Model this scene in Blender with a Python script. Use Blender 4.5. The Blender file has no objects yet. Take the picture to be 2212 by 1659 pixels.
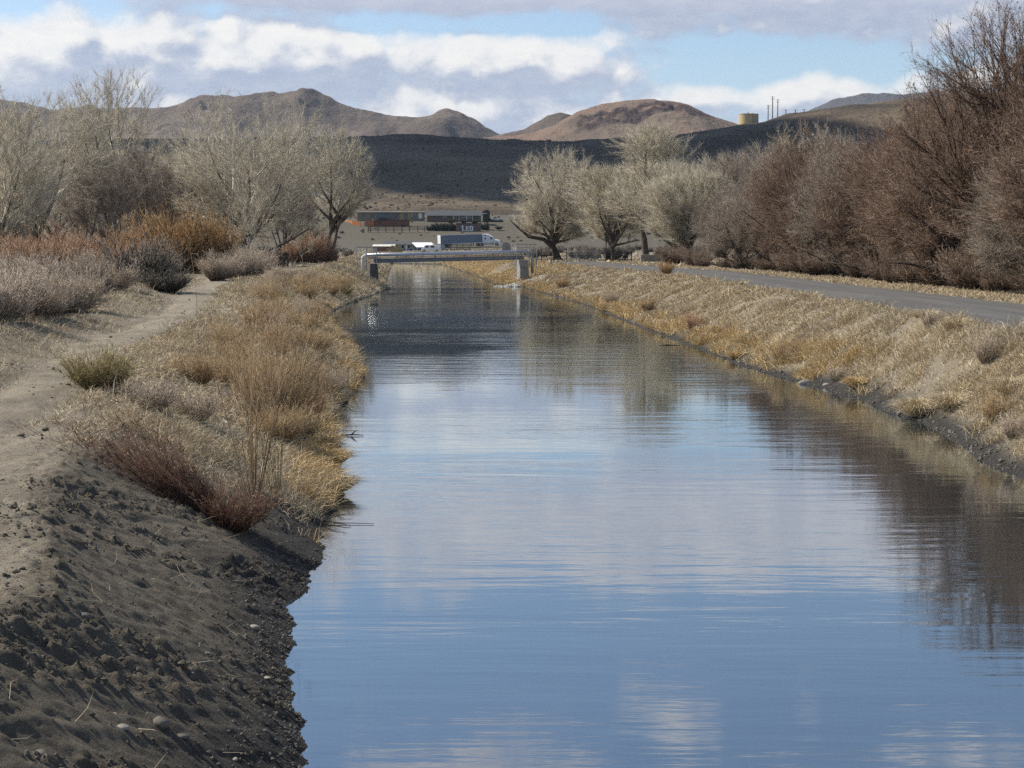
import bpy, math, random
import numpy as np
from mathutils import Vector, Matrix, Quaternion

SC = bpy.context.scene
COL = SC.collection
R = math.radians
DENOISE = False
D_F, D_CX, D_CY, D_HZ = 3690.0, 1106.0, 829.5, 530.0
CAM_H = 4.5
PITCH = math.atan((D_CY - D_HZ) / D_F)

# ---------------------------------------------------------------- camera
cam_d = bpy.data.cameras.new("camera")
cam_d.sensor_width = 36.0
cam_d.lens = 36.0 * D_F / 2212.0
cam_d.clip_start = 0.1
cam_d.clip_end = 40000
cam = bpy.data.objects.new("camera", cam_d)
cam.location = (0, 0, CAM_H)
cam.rotation_euler = (math.pi / 2 - PITCH, 0, 0)
COL.objects.link(cam)
SC.camera = cam

# ---------------------------------------------------------------- light
SUN_AZ, SUN_EL = R(-66), R(44)          # measured from +Y, clockwise
SUN_DIR = Vector((math.sin(SUN_AZ) * math.cos(SUN_EL), math.cos(SUN_AZ) * math.cos(SUN_EL), math.sin(SUN_EL)))
sun_d = bpy.data.lights.new("sun", 'SUN')
sun_d.energy = 5.0
sun_d.angle = R(0.5)
sun_d.color = (1.0, 0.93, 0.82)
sun = bpy.data.objects.new("sun", sun_d)
sun.rotation_euler = SUN_DIR.to_track_quat('Z', 'Y').to_euler()
sun.location = (-50, 20, 60)
COL.objects.link(sun)
SC.view_settings.view_transform = 'Standard'
SC.view_settings.look = 'None'
SC.view_settings.exposure = 0.46
SC.view_settings.gamma = 1.0
SC.cycles.use_denoising = DENOISE
SC.cycles.max_bounces = 6
SC.cycles.diffuse_bounces = 3
SC.cycles.glossy_bounces = 3
SC.cycles.volume_bounces = 0
SC.cycles.transparent_max_bounces = 6


class NT:
    """small helper for node trees"""
    def __init__(s, tree):
        s.t = tree
    def n(s, typ, **kw):
        nd = s.t.nodes.new(typ)
        for k, v in kw.items():
            setattr(nd, k, v)
        return nd
    def put(s, sock, v):
        if v is None:
            return
        if hasattr(v, 'links') or isinstance(v, bpy.types.NodeSocket):
            s.t.links.new(v, sock)
        else:
            sock.default_value = v
    def m(s, op, a, b=None, c=None, clamp=False):
        nd = s.n('ShaderNodeMath', operation=op, use_clamp=clamp)
        s.put(nd.inputs[0], a); s.put(nd.inputs[1], b)
        if c is not None: s.put(nd.inputs[2], c)
        return nd.outputs[0]
    def vm(s, op, a, b=None):
        nd = s.n('ShaderNodeVectorMath', operation=op)
        s.put(nd.inputs[0], a)
        if b is not None: s.put(nd.inputs[1], b)
        return nd.outputs['Value'] if op in ('LENGTH', 'DOT_PRODUCT') else nd.outputs[0]
    def xyz(s, x, y, z):
        nd = s.n('ShaderNodeCombineXYZ')
        s.put(nd.inputs[0], x); s.put(nd.inputs[1], y); s.put(nd.inputs[2], z)
        return nd.outputs[0]
    def sep(s, v):
        nd = s.n('ShaderNodeSeparateXYZ'); s.put(nd.inputs[0], v); return nd.outputs
    def noise(s, vec, scale, detail=4.0, rough=0.55, dist=0.0, dims='3D'):
        nd = s.n('ShaderNodeTexNoise', noise_dimensions=dims)
        s.put(nd.inputs['Vector'], vec)
        nd.inputs['Scale'].default_value = scale
        nd.inputs['Detail'].default_value = detail
        nd.inputs['Roughness'].default_value = rough
        nd.inputs['Distortion'].default_value = dist
        return nd.outputs['Fac']
    def voro(s, vec, scale, feature='F1'):
        nd = s.n('ShaderNodeTexVoronoi', feature=feature)
        s.put(nd.inputs['Vector'], vec)
        nd.inputs['Scale'].default_value = scale
        return nd.outputs['Distance']
    def mr(s, v, a, b, c=0.0, d=1.0, smooth=True):
        nd = s.n('ShaderNodeMapRange', interpolation_type='SMOOTHSTEP' if smooth else 'LINEAR')
        s.put(nd.inputs[0], v)
        for i, q in enumerate((a, b, c, d)):
            s.put(nd.inputs[i + 1], q)
        return nd.outputs[0]
    def mix(s, f, a, b, mode='MIX'):
        nd = s.n('ShaderNodeMix', data_type='RGBA', blend_type=mode)
        s.put(nd.inputs[0], f)
        s.put(nd.inputs[6], a if not isinstance(a, tuple) else (*a, 1.0)[:4])
        s.put(nd.inputs[7], b if not isinstance(b, tuple) else (*b, 1.0)[:4])
        return nd.outputs[2]
    def attr(s, name):
        return s.n('ShaderNodeAttribute', attribute_name=name)


# ---------------------------------------------------------------- sky: daylight with a broken cumulus deck
SKY_STRENGTH = 0.1
world = bpy.data.worlds.new("World")
SC.world = world
world.use_nodes = True
wt = world.node_tree
wt.nodes.clear()
W = NT(wt)
grp = bpy.data.node_groups.new("cloud_density", 'ShaderNodeTree')
grp.interface.new_socket("Vector", in_out='INPUT', socket_type='NodeSocketVector')
grp.interface.new_socket("Density", in_out='OUTPUT', socket_type='NodeSocketFloat')
G = NT(grp)
gi, go = G.n('NodeGroupInput'), G.n('NodeGroupOutput')
gv = gi.outputs[0]
# azimuth, elevation (degrees), radii, weight of each mass of cloud and each gap of blue
MASSES = [(-13.3, 5.7, 10.0, 2.2, .60), (-4.6, 6.0, 7.4, 1.55, .60), (2.4, 5.9, 3.8, 1.35, .50), (-2.0, 8.35, 13, .85, .78),
          (11.8, 8.0, 11, 1.6, .66), (8.6, 4.9, 5.2, .75, .42), (-1.2, 4.2, 8.0, 1.0, .42), (15, 6.9, 4, 1.0, .30),
          (-1.2, 7.22, 5.2, .52, -.46), (7.4, 6.15, 5.0, 1.0, -.60), (13.2, 5.9, 3.4, .8, -.45), (-16.8, 7.8, 2.0, .6, -.55),
          (-9.8, 7.7, 1.0, .5, -.35), (2.0, 9.7, 30, 2.3, .56), (0, 13.6, 45, 3.4, -.62), (4.5, 15.0, 6, 1.5, .36), (-2.0, 17.5, 5, 1.6, .36), (-3, 3.6, 16, 1.7, .30), (9, 4.6, 8, 1.0, .18), (0, 56, 2000, 40, -1.0)]
tot = None
for (a0, e0, ra, re_, w_) in MASSES:
    d_ = G.vm('LENGTH', G.vm('MULTIPLY', G.vm('SUBTRACT', gv, (a0, e0, 0)), (1 / ra, 1 / re_, 0)))
    g_ = G.mr(d_, 0.0, 1.15, w_, 0.0)
    tot = g_ if tot is None else G.m('ADD', tot, g_)
n1 = G.noise(G.vm('MULTIPLY', gv, (.55, .85, 1)), .55, 5.0, .60, .25, '2D')
n2 = G.noise(G.vm('MULTIPLY', gv, (.8, 1.1, 1)), 1.9, 3.0, .62, .2, '2D')
wv = G.n('ShaderNodeTexNoise', noise_dimensions='2D'); G.put(wv.inputs['Vector'], gv); wv.inputs['Scale'].default_value = 1.1; wv.inputs['Detail'].default_value = 3
gw = G.vm('ADD', gv, G.vm('MULTIPLY', G.vm('SUBTRACT', wv.outputs['Color'], (.5, .5, .5)), (.75, .6, 0)))
def puff(scale):
    nd = G.n('ShaderNodeTexVoronoi', feature='SMOOTH_F1', voronoi_dimensions='2D'); G.put(nd.inputs['Vector'], G.vm('MULTIPLY', gw, (.8, 1.15, 1)))
    nd.inputs['Scale'].default_value = scale; nd.inputs['Smoothness'].default_value = .35
    return nd.outputs['Distance']
pf = G.m('ADD', G.m('MULTIPLY', puff(.36), -.62), G.m('MULTIPLY', puff(.95), -.30))
nn = G.m('ADD', G.m('ADD', G.m('MULTIPLY', n1, .95), G.m('MULTIPLY', n2, .17)), G.m('ADD', pf, .62))
G.put(go.inputs[0], G.m('ADD', G.m('SUBTRACT', nn, .79), tot))
tc = W.n('ShaderNodeTexCoord')
sx, sy, sz = W.sep(tc.outputs['Generated'])[:3]
elev = W.m('MULTIPLY', W.m('ARCSINE', sz), 57.2958)
azim = W.m('MULTIPLY', W.m('ARCTAN2', sx, sy), 57.2958)
vec = W.xyz(azim, elev, 3.7)
def dens(v):
    nd = W.n('ShaderNodeGroup'); nd.node_tree = grp
    W.put(nd.inputs[0], v); return nd.outputs[0]
d0 = dens(vec)
d1 = dens(W.vm('ADD', vec, (-.42, .50, 0)))
alpha = W.mr(d0, -.20, .32)
lit = W.mr(W.m('ADD', W.m('SUBTRACT', d0, d1), W.m('MULTIPLY', d0, -.17)), -.20, .26)
wisp = W.mr(W.noise(W.vm('MULTIPLY', vec, (.6, 1.6, 1)), 1.3, 4.0, .6, 0, '2D'), .3, .75)
ccol = W.mix(lit, (.315, .355, .455), (.735, .712, .672))
ccol = W.mix(W.m('MULTIPLY', wisp, .30), ccol, (.54, .55, .60))
ccol = W.mix(W.mr(elev, 7.3, 8.6, 0, .55), ccol, (.53, .51, .565))
sky = W.n('ShaderNodeTexSky', sky_type='NISHITA', sun_disc=False)
sky.sun_elevation = SUN_EL
sky.sun_rotation = SUN_AZ % (2 * math.pi)
sky.altitude = 1300
sky.air_density = 1.0
sky.dust_density = 1.4
sky.ozone_density = 1.5
skyc = W.mix(W.mr(elev, 1.0, 6.5, .85, 0), sky.outputs[0], (.36 / SKY_STRENGTH, .45 / SKY_STRENGTH, .545 / SKY_STRENGTH))
cs = W.vm('MULTIPLY', ccol, (1 / SKY_STRENGTH,) * 3)
fin = W.mix(W.m('MULTIPLY', alpha, .94), skyc, cs)
bg = W.n('ShaderNodeBackground')
W.put(bg.inputs[0], fin)
bg.inputs[1].default_value = SKY_STRENGTH
wo = W.n('ShaderNodeOutputWorld')
wt.links.new(bg.outputs[0], wo.inputs[0])

# ---------------------------------------------------------------- numeric helpers
def ray(u, v):
    x, y = (u - D_CX) / D_F, -(v - D_CY) / D_F
    cp, sp = math.cos(PITCH), math.sin(PITCH)
    dy, dz = cp + y * sp, -sp + y * cp
    return x / dy, dz / dy
def at_y(u, v, Y):
    a, b = ray(u, v)
    return Vector((a * Y, Y, CAM_H + b * Y))
def at_z(u, v, z):
    a, b = ray(u, v)
    Y = (z - CAM_H) / b
    return Vector((a * Y, Y, z))

def _hash(xi, yi, seed):
    with np.errstate(over='ignore'):
        h = xi.astype(np.uint32) * np.uint32(374761393) + yi.astype(np.uint32) * np.uint32(668265263) + np.uint32((seed * 1274126177) & 0xffffffff)
        h = (h ^ (h >> np.uint32(13))) * np.uint32(1274126177)
        h = h ^ (h >> np.uint32(16))
    return h.astype(np.float64) / 4294967295.0
def vnoise(x, y, seed=0):
    x = np.asarray(x, float); y = np.asarray(y, float)
    xi = np.floor(x).astype(np.int64); yi = np.floor(y).astype(np.int64)
    fx, fy = x - xi, y - yi
    fx = fx * fx * fx * (fx * (fx * 6 - 15) + 10); fy = fy * fy * fy * (fy * (fy * 6 - 15) + 10)
    a = _hash(xi, yi, seed); b = _hash(xi + 1, yi, seed); c = _hash(xi, yi + 1, seed); d = _hash(xi + 1, yi + 1, seed)
    return 2 * ((a * (1 - fx) + b * fx) * (1 - fy) + (c * (1 - fx) + d * fx) * fy) - 1
def fbm(x, y, seed=0, oct=4, gain=.5, lac=2.03):
    s, a = 0.0, 1.0
    for i in range(oct):
        s = s + a * vnoise(x * lac ** i, y * lac ** i, seed + i * 17)
        a *= gain
    return s
def sstep(a, b, x):
    t = np.clip((np.asarray(x, float) - a) / (b - a), 0, 1)
    return t * t * (3 - 2 * t)

# ---------------------------------------------------------------- materials
def mat(name, col, rough=.8, var=.25, scale=3.0, metal=0.0, spec=.3, bump=0.0, bscale=20.0, col2=None, coord='Object', sat=None, stretch=None):
    m = bpy.data.materials.new(name)
    m.use_nodes = True
    t = NT(m.node_tree)
    b = m.node_tree.nodes['Principled BSDF']
    tcn = t.n('ShaderNodeTexCoord').outputs[coord]
    if stretch: tcn = t.vm('MULTIPLY', tcn, stretch)
    f = t.noise(tcn, scale, 5.0, .6)
    c2 = col2 if col2 else tuple(min(1, c * (1 - var)) for c in col)
    t.put(b.inputs['Base Color'], t.mix(t.mr(f, .3, .7), c2, col))
    b.inputs['Roughness'].default_value = rough
    b.inputs['Metallic'].default_value = metal
    b.inputs['Specular IOR Level'].default_value = spec
    if bump:
        bp = t.n('ShaderNodeBump'); bp.inputs['Strength'].default_value = bump
        bp.inputs['Distance'].default_value = .02
        t.put(bp.inputs['Height'], t.noise(tcn, bscale, 4.0))
        t.put(b.inputs['Normal'], bp.outputs[0])
    return m
def tint_mat(name, ramp, rough=.75, spec=.15, patch=None, transl=0.0):
    """colour of every blade or twig comes from its own 'tint' value, through a ramp; patch = slow variation over the place"""
    m = bpy.data.materials.new(name); m.use_nodes = True
    t = NT(m.node_tree); b = m.node_tree.nodes['Principled BSDF']
    a = t.attr('tint').outputs['Fac']
    cr = t.n('ShaderNodeValToRGB')
    el = cr.color_ramp.elements
    while len(el) < len(ramp): el.new(.5)
    for e, (p, c) in zip(el, ramp):
        e.position = p; e.color = (*c, 1)
    t.put(cr.inputs[0], a)
    c = cr.outputs[0]
    if patch:
        geo = t.n('ShaderNodeNewGeometry').outputs['Position']
        c = t.mix(t.mr(t.noise(geo, patch[0], 3.0), .42, .66, 0, patch[2]), c, patch[1])
        c = t.mix(t.mr(t.noise(t.vm('MULTIPLY', geo, (1.6, .7, 1)), patch[0] * 2.6, 5.0, .65), .54, .70, 0, .6), c, tuple(q * .55 for q in patch[1]))
    t.put(b.inputs['Base Color'], c)
    b.inputs['Roughness'].default_value = rough
    b.inputs['Specular IOR Level'].default_value = spec
    return m

# ---------------------------------------------------------------- mesh helpers
def mesh_np(name, V, F, material, smooth=False, attrs=None, parent=None):
    """V (n,3); F a list of (k,3) or (k,4) index arrays"""
    me = bpy.data.meshes.new(name)
    V = np.asarray(V, np.float32)
    me.vertices.add(len(V)); me.vertices.foreach_set('co', V.ravel())
    F = [np.asarray(f, np.int32) for f in F if len(f)]
    nl = sum(f.size for f in F); npoly = sum(len(f) for f in F)
    me.loops.add(nl); me.polygons.add(npoly)
    me.loops.foreach_set('vertex_index', np.concatenate([f.ravel() for f in F]))
    st, o = [], 0
    for f in F:
        k = f.shape[1]
        st.append(o + np.arange(len(f)) * k); o += f.size
    me.polygons.foreach_set('loop_start', np.concatenate(st).astype(np.int32))
    if smooth:
        me.polygons.foreach_set('use_smooth', np.ones(npoly, bool))
    for k, v in (attrs or {}).items():
        v = np.asarray(v, np.float32)
        if v.ndim == 1:
            me.attributes.new(k, 'FLOAT', 'POINT').data.foreach_set('value', v)
        else:
            v4 = np.ones((len(v), 4), np.float32); v4[:, :v.shape[1]] = v
            me.attributes.new(k, 'FLOAT_COLOR', 'POINT').data.foreach_set('color', v4.ravel())
    me.update(calc_edges=True)
    if material: me.materials.append(material)
    ob = bpy.data.objects.new(name, me)
    COL.objects.link(ob)
    if parent: ob.parent = parent
    return ob
def grid_faces(nr, nc):
    i = np.arange(nr * nc).reshape(nr, nc)
    return np.stack([i[:-1, :-1], i[:-1, 1:], i[1:, 1:], i[1:, :-1]], -1).reshape(-1, 4)

class MB:
    """collects boxes, bars, tubes and prisms; build() links them as ONE mesh object"""
    def __init__(s): s.v, s.f = [], []
    def add(s, vs, fs):
        o = len(s.v); s.v += [tuple(q) for q in vs]; s.f += [tuple(o + i for i in f) for f in fs]; return s
    def box(s, x0, x1, y0, y1, z0, z1, rot=0.0, c=None):
        vs = [(x, y, z) for z in (z0, z1) for y in (y0, y1) for x in (x0, x1)]
        if rot:
            cx, cy = c or ((x0 + x1) / 2, (y0 + y1) / 2); k, q = math.cos(rot), math.sin(rot)
            vs = [(cx + (x - cx) * k - (y - cy) * q, cy + (x - cx) * q + (y - cy) * k, z) for x, y, z in vs]
        return s.add(vs, [(0, 2, 3, 1), (4, 5, 7, 6), (0, 1, 5, 4), (1, 3, 7, 5), (3, 2, 6, 7), (2, 0, 4, 6)])
    def bar(s, p, q, w, h=None):
        return s.tube([p, q], [w / 2 * 1.414, w / 2 * 1.414], 4, math.pi / 4)
    def tube(s, pts, rad, n=8, ph=0.0, cap=True):
        pts = [Vector(p) for p in pts]
        if not isinstance(rad, (list, tuple)): rad = [rad] * len(pts)
        o = len(s.v); prev = None
        for i, p in enumerate(pts):
            d = (pts[min(i + 1, len(pts) - 1)] - pts[max(i - 1, 0)]).normalized()
            if prev is None:
                ref = Vector((0, 0, 1)) if abs(d.z) < .9 else Vector((1, 0, 0))
                a = d.cross(ref).normalized()
            else:
                a = (prev - d * prev.dot(d)).normalized()
            prev = a; b = d.cross(a)
            for k in range(n):
                t = ph + 2 * math.pi * k / n
                s.v.append(tuple(p + (a * math.cos(t) + b * math.sin(t)) * rad[i]))
        for i in range(len(pts) - 1):
            for k in range(n):
                k2 = (k + 1) % n
                s.f.append((o + i * n + k, o + i * n + k2, o + (i + 1) * n + k2, o + (i + 1) * n + k))
        if cap:
            s.f.append(tuple(o + k for k in reversed(range(n))))
            s.f.append(tuple(o + (len(pts) - 1) * n + k for k in range(n)))
        return s
    def prism(s, prof, y0, y1, axis='y'):
        """profile in (x,z) extruded along y, or in (y,z) along x, or in (x,y) along z"""
        n = len(prof)
        f = {'y': lambda a, b, t: (a, t, b), 'x': lambda a, b, t: (t, a, b), 'z': lambda a, b, t: (a, b, t)}[axis]
        vs = [f(a, b, y0) for a, b in prof] + [f(a, b, y1) for a, b in prof]
        return s.add(vs, [tuple(range(n)), tuple(reversed(range(n, 2 * n)))] + [(i, i + n, (i + 1) % n + n, (i + 1) % n) for i in range(n)])
    def build(s, name, material, parent=None, smooth=False, bevel=0.0):
        import bmesh
        me = bpy.data.meshes.new(name)
        me.from_pydata(s.v, [], s.f)
        bm = bmesh.new(); bm.from_mesh(me)
        bmesh.ops.recalc_face_normals(bm, faces=bm.faces)
        if bevel:
            bmesh.ops.bevel(bm, geom=[e for e in bm.edges], offset=bevel, segments=1, affect='EDGES')
        bm.to_mesh(me); bm.free()
        if smooth:
            me.polygons.foreach_set('use_smooth', np.ones(len(me.polygons), bool))
        me.materials.append(material)
        ob = bpy.data.objects.new(name, me); COL.objects.link(ob)
        if parent: ob.parent = parent
        return ob
def tag(o, label=None, cat=None, group=None, kind=None):
    if label: o['label'] = label
    if cat: o['category'] = cat
    if group: o['group'] = group
    if kind: o['kind'] = kind
    return o
def empty(name, loc, rz=0.0, label=None, cat=None, group=None):
    o = bpy.data.objects.new(name, None); COL.objects.link(o)
    o.empty_display_size = .3
    o.location = loc; o.rotation_euler = (0, 0, rz)
    return tag(o, label, cat, group)
def kids(o): return [c for c in COL.objects if c.parent == o]
KIDS = {}
def copy_tree(o, parent=None):
    if o.name not in KIDS: KIDS[o.name] = kids(o)
    c = o.copy(); COL.objects.link(c); c.parent = parent
    for ch in KIDS[o.name]: copy_tree(ch, c)
    return c
# ================================================================ the land
def curve(pts):
    pts = sorted((p.y, p.x) for p in pts)
    return np.array([p[0] for p in pts]), np.array([p[1] for p in pts])
LY, LX = curve([at_z(u, v, 0) for u, v in [(640, 1659), (648, 1570), (622, 1480), (620, 1400), (634, 1290), (684, 1205), (692, 1165), (738, 1040), (722, 900),
          (768, 850), (792, 800), (764, 755), (722, 712), (703, 680), (760, 655), (802, 640), (838, 624)]] + [Vector((-1.9, 8, 0)), Vector((-2.0, -60, 0)), Vector((-17.5, 240, 0)), Vector((-26, 370, 0)), Vector((-36, 420, 0)), Vector((-110, 470, 0)), Vector((-400, 640, 0))])
RY, RX = curve([at_z(u, v, 0) for u, v in [(2212, 1032), (2110, 990), (2060, 945), (2000, 915), (1930, 895), (1850, 860), (1750, 832), (1600, 790), (1500, 750), (1400, 715),
          (1250, 655), (1120, 619.5), (1095, 618), (1067, 613), (1030, 598), (1013, 591.5), (952, 571)]] + [Vector((11.2, 12, 0)), Vector((11.5, -60, 0)), Vector((-70, 480, 0)), Vector((-380, 660, 0))])
def edges(Y):
    Y = np.asarray(Y, float)
    near = 1 - sstep(40, 90, Y)
    xl = np.interp(Y, LY, LX) + .10 * fbm(Y * .9, Y * 0 + .5, 3, 3) + near * .055 * fbm(Y * 3.1, Y * 0 + 7.5, 5, 3)
    xr = np.interp(Y, RY, RX) + .12 * fbm(Y * .5, Y * 0 + 3.5, 9, 3) + near * .05 * vnoise(Y * 2.7, Y * 0, 11)
    return xl, xr
ROAD_Y = np.array([-60, 20, 46, 90, 137, 155, 170, 200, 235, 238])
ROAD_N = np.array([14.3, 14.1, 14.0, 13.9, 13.9, 12.2, 9.8, 6.4, 4.2, 4.2]) # near edge
ROAD_F = np.array([20.5, 20.4, 20.3, 20.0, 19.8, 19.3, 18.0, 14.8, 12.5, 12.5])  # far edge
def road_edges(Y): return np.interp(Y, ROAD_Y, ROAD_N), np.interp(Y, ROAD_Y, ROAD_F)
BANK = 2.2
RIDGE_U = [-600, 0, 300, 700, 850, 1000, 1100, 1300, 1430, 1500, 1560, 1600, 1645, 1700, 1800, 1950, 2212, 2700]
RIDGE_V = [330, 315, 303, 297, 293, 298, 303, 306, 305, 291, 281, 272, 268, 251, 238, 215, 196, 190]
_rp = [at_y(u, v, 1300) for u, v in zip(RIDGE_U, RIDGE_V)]
RDX, RDZ = np.array([p.x for p in _rp]), np.array([p.z for p in _rp])
def rise(X, Y):
    r = np.interp(Y, [0, 250, 450, 530, 565, 600, 617, 624, 631, 638, 655, 700, 800, 900, 1000], [0, 0, .35, .9, 1.5, 4.2, 7.1, 7.9, 9.3, 10.9, 11.6, 14.2, 21.5, 30, 41])
    top = np.interp(X * 1300 / np.maximum(Y, 700), RDX, RDZ) - BANK
    k = sstep(860, 1330, Y)
    r = r * (1 - k) + top * k
    return r
def zf(X, Y, fine=True):
    X = np.asarray(X, float); Y = np.asarray(Y, float)
    xl, xr = edges(Y)
    dl, dr = xl - X, X - xr
    wl = np.interp(Y, [0, 15, 18, 23, 30, 50, 80, 180, 260, 420], [2.3, 2.3, 2.7, 3.3, 3.7, 4.7, 5.0, 5.0, 4.0, 4.0])
    rn, rf = road_edges(Y)
    wr = np.maximum(np.where(Y < 238, rn - .9 - xr, 4.0), 3.0)
    p = np.clip(dl / wl, 0, 1.25)
    pl = np.where(p < 1, p * (1.06 - .06 * p), 1.0)
    pl = np.where(p > .8, np.minimum(pl, .93 + .07 * sstep(.8, 1.25, p)), pl)
    q = np.clip(dr / wr, 0, 1.25)
    pr = .075 * np.clip(q / .12, 0, 1) + .925 * sstep(.10, 1.06, q) * .45 + .925 * .55 * np.clip((q - .10) / .95, 0, 1)
    z = np.where(dl > 0, np.interp(Y, [22, 70], [1.62, 2.2]) * pl, np.where(dr > 0, BANK * np.minimum(pr, 1), -1.2 * sstep(0, 2.0, np.minimum(-dl, -dr))))
    far = rise(X, Y)
    land = sstep(0, 8, np.maximum(dl, dr))
    open_ = 1 - sstep(428, 442, Y)
    z = z * open_ + BANK * (1 - open_)
    z = z + far * np.maximum(land, 1 - open_)
    # gentle unevenness away from the road and the water
    und = sstep(1.5, 8, dl) * .22 * fbm(X * .11, Y * .07, 21, 3) + sstep(2, 5, X - rf) * .25 * fbm(X * .1, Y * .1, 23, 3)
    z = z + und
    berm = np.exp(-((dl - wl - 4.7) / 1.0) ** 2) * (.35 + .25 * vnoise(Y * .25, Y * 0, 31)) * (1 - sstep(70, 110, Y))
    z = z + berm
    z = z + 3.0 * sstep(690, 1000, Y) * (1 - .8 * sstep(1150, 1300, Y)) * fbm(X * .006, Y * .006, 41, 4)
    if fine:
        near = 1 - sstep(34, 60, Y)
        bare = (1 - sstep(26, 27.6, Y + dl * .8)) * sstep(-.2, .25, dl)     # freshly graded slope in front
        s = X * .87 - Y * .49; tt = X * .49 + Y * .87
        fur = .014 * fbm(s * 3.4, tt * .22, 51, 3) + .012 * vnoise(s * 11.0, tt * .30, 53)
        cl = np.maximum(fbm(s * 14, tt * 9.0, 55, 3) - .20, 0) * .050 + np.maximum(fbm(X * 19, Y * 17, 57, 3) - .15, 0) * .026
        clod_zone = sstep(-.1, .55, fbm(s * 2.2, tt * .40, 59, 3))
        slope = bare * (1 - sstep(-.25, .2, dl - wl))
        z = z + slope * (fur + cl * (.15 + 1.0 * clod_zone)) + near * sstep(0, .3, np.maximum(dl, dr)) * ((.004 + .009 * (1 - slope)) * fbm(X * 6, Y * 6, 61, 3) + .008 * vnoise(X * 19, Y * 17, 63))
        crest = np.exp(-((dl - wl) / .5) ** 2) * (1 - sstep(26, 40, Y))
        trk_ = sstep(.1, .8, dl - wl) * (1 - sstep(2.5, 3.6, dl - wl)) * (1 - sstep(60, 110, Y))
        z = z + trk_ * (.030 * fbm(X * 1.6, Y * .5, 68, 4) - .05 * np.exp(-((dl - wl - 1.1) / .25) ** 2) - .05 * np.exp(-((dl - wl - 2.6) / .25) ** 2))
        z = z + crest * (.01 + .045 * np.maximum(fbm(X * 9.6, Y * 8.1, 65, 3), 0))
        z = z + sstep(0, 1, dr) * (1 - sstep(60, 140, Y)) * (.05 * fbm(X * 1.3, Y * 1.0, 67, 4)) * (X < rn - .5)
    z = np.where((X > rn - .6) & (X < rf + .6) & (Y < 238), np.minimum(z, BANK - .03), z)
    return z
def gz(x, y): return float(zf(np.array([x]), np.array([y]))[0])

def land_rows():
    a = [-60., -40, -25, -12, -4, 0, 3, 5.5]
    y = 7.0
    while y < 7000:
        a.append(y)
        y += max(.022, y * (.0024 if y < 30 else .0040 if y < 70 else .0085 if y < 585 else .0035 if y < 760 else .05))
    return np.array(a)
rows = land_rows()
dL = np.concatenate([np.arange(0, .6, .025), np.arange(.6, 3.6, .032), np.arange(3.6, 8, .08), np.arange(8, 22, .4), np.geomspace(22, 900, 46)])
dR = np.concatenate([np.arange(0, 1.2, .06), np.arange(1.2, 10, .12), np.arange(10, 24, .5), np.geomspace(24, 900, 46)])
mid = np.linspace(0, 1, 14)[1:-1]
Yg = rows[:, None]
xl_, xr_ = edges(rows)
def spread(d):
    w = sstep(9, 60, d)
    return d[None, :] * np.minimum(1 + np.maximum(0, Yg - 100) / 160 * w[None, :], 8.5)
Xl = xl_[:, None] - spread(dL)[:, ::-1]
Xm = xl_[:, None] + (xr_ - xl_)[:, None] * mid[None, :]
Xr = xr_[:, None] + spread(dR)
GX = np.concatenate([Xl, Xm, Xr], 1); GY = np.repeat(Yg, GX.shape[1], 1)
GZ = zf(GX.ravel(), GY.ravel()).reshape(GX.shape)
GZ = np.where(GY > 740, np.minimum(GZ, BANK + 14 - (GY - 740) * .02), GZ)     # the hills take over from here
GZ = np.maximum(GZ, -6)
# what covers the ground: R = bare track, G = dry vegetation, B = wet edge
dl_ = (xl_[:, None] - GX); dr_ = (GX - xr_[:, None])
wl_ = np.interp(GY, [0, 15, 18, 23, 30, 50, 80, 180, 260, 420], [2.3, 2.3, 2.7, 3.3, 3.7, 4.7, 5.0, 5.0, 4.0, 4.0])
rn_, rf_ = road_edges(GY)
wob = fbm(GX * .5, GY * .35, 71, 4)
trk = sstep(-.15, .22, dl_ - wl_ + (.10 + .25 * sstep(26, 32, GY)) * wob - .8 * sstep(27, 30, GY)) * (1 - sstep(2.5, 3.7, dl_ - wl_ + .8 * wob)) * (1 - .85 * sstep(150, 200, GY))
veg_l = sstep(26, 27.6, GY + np.minimum(dl_, wl_) * .8 + .6 * wob) * (1 - trk)
veg_r = (dr_ > 0) * sstep(.35, 1.0, dr_ + .35 * wob)
veg = np.where(dl_ > 0, np.maximum(veg_l, sstep(4.5, 6, dl_ - wl_)), veg_r)
wet = np.where(dl_ > 0, 1 - sstep(.05, 1.15, dl_ + .35 * wob), np.where(dr_ > 0, 1 - sstep(.25, .75, dr_ + .18 * wob), 1.0))
mask = np.stack([trk.ravel(), veg.ravel(), wet.ravel()], 1)

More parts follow.
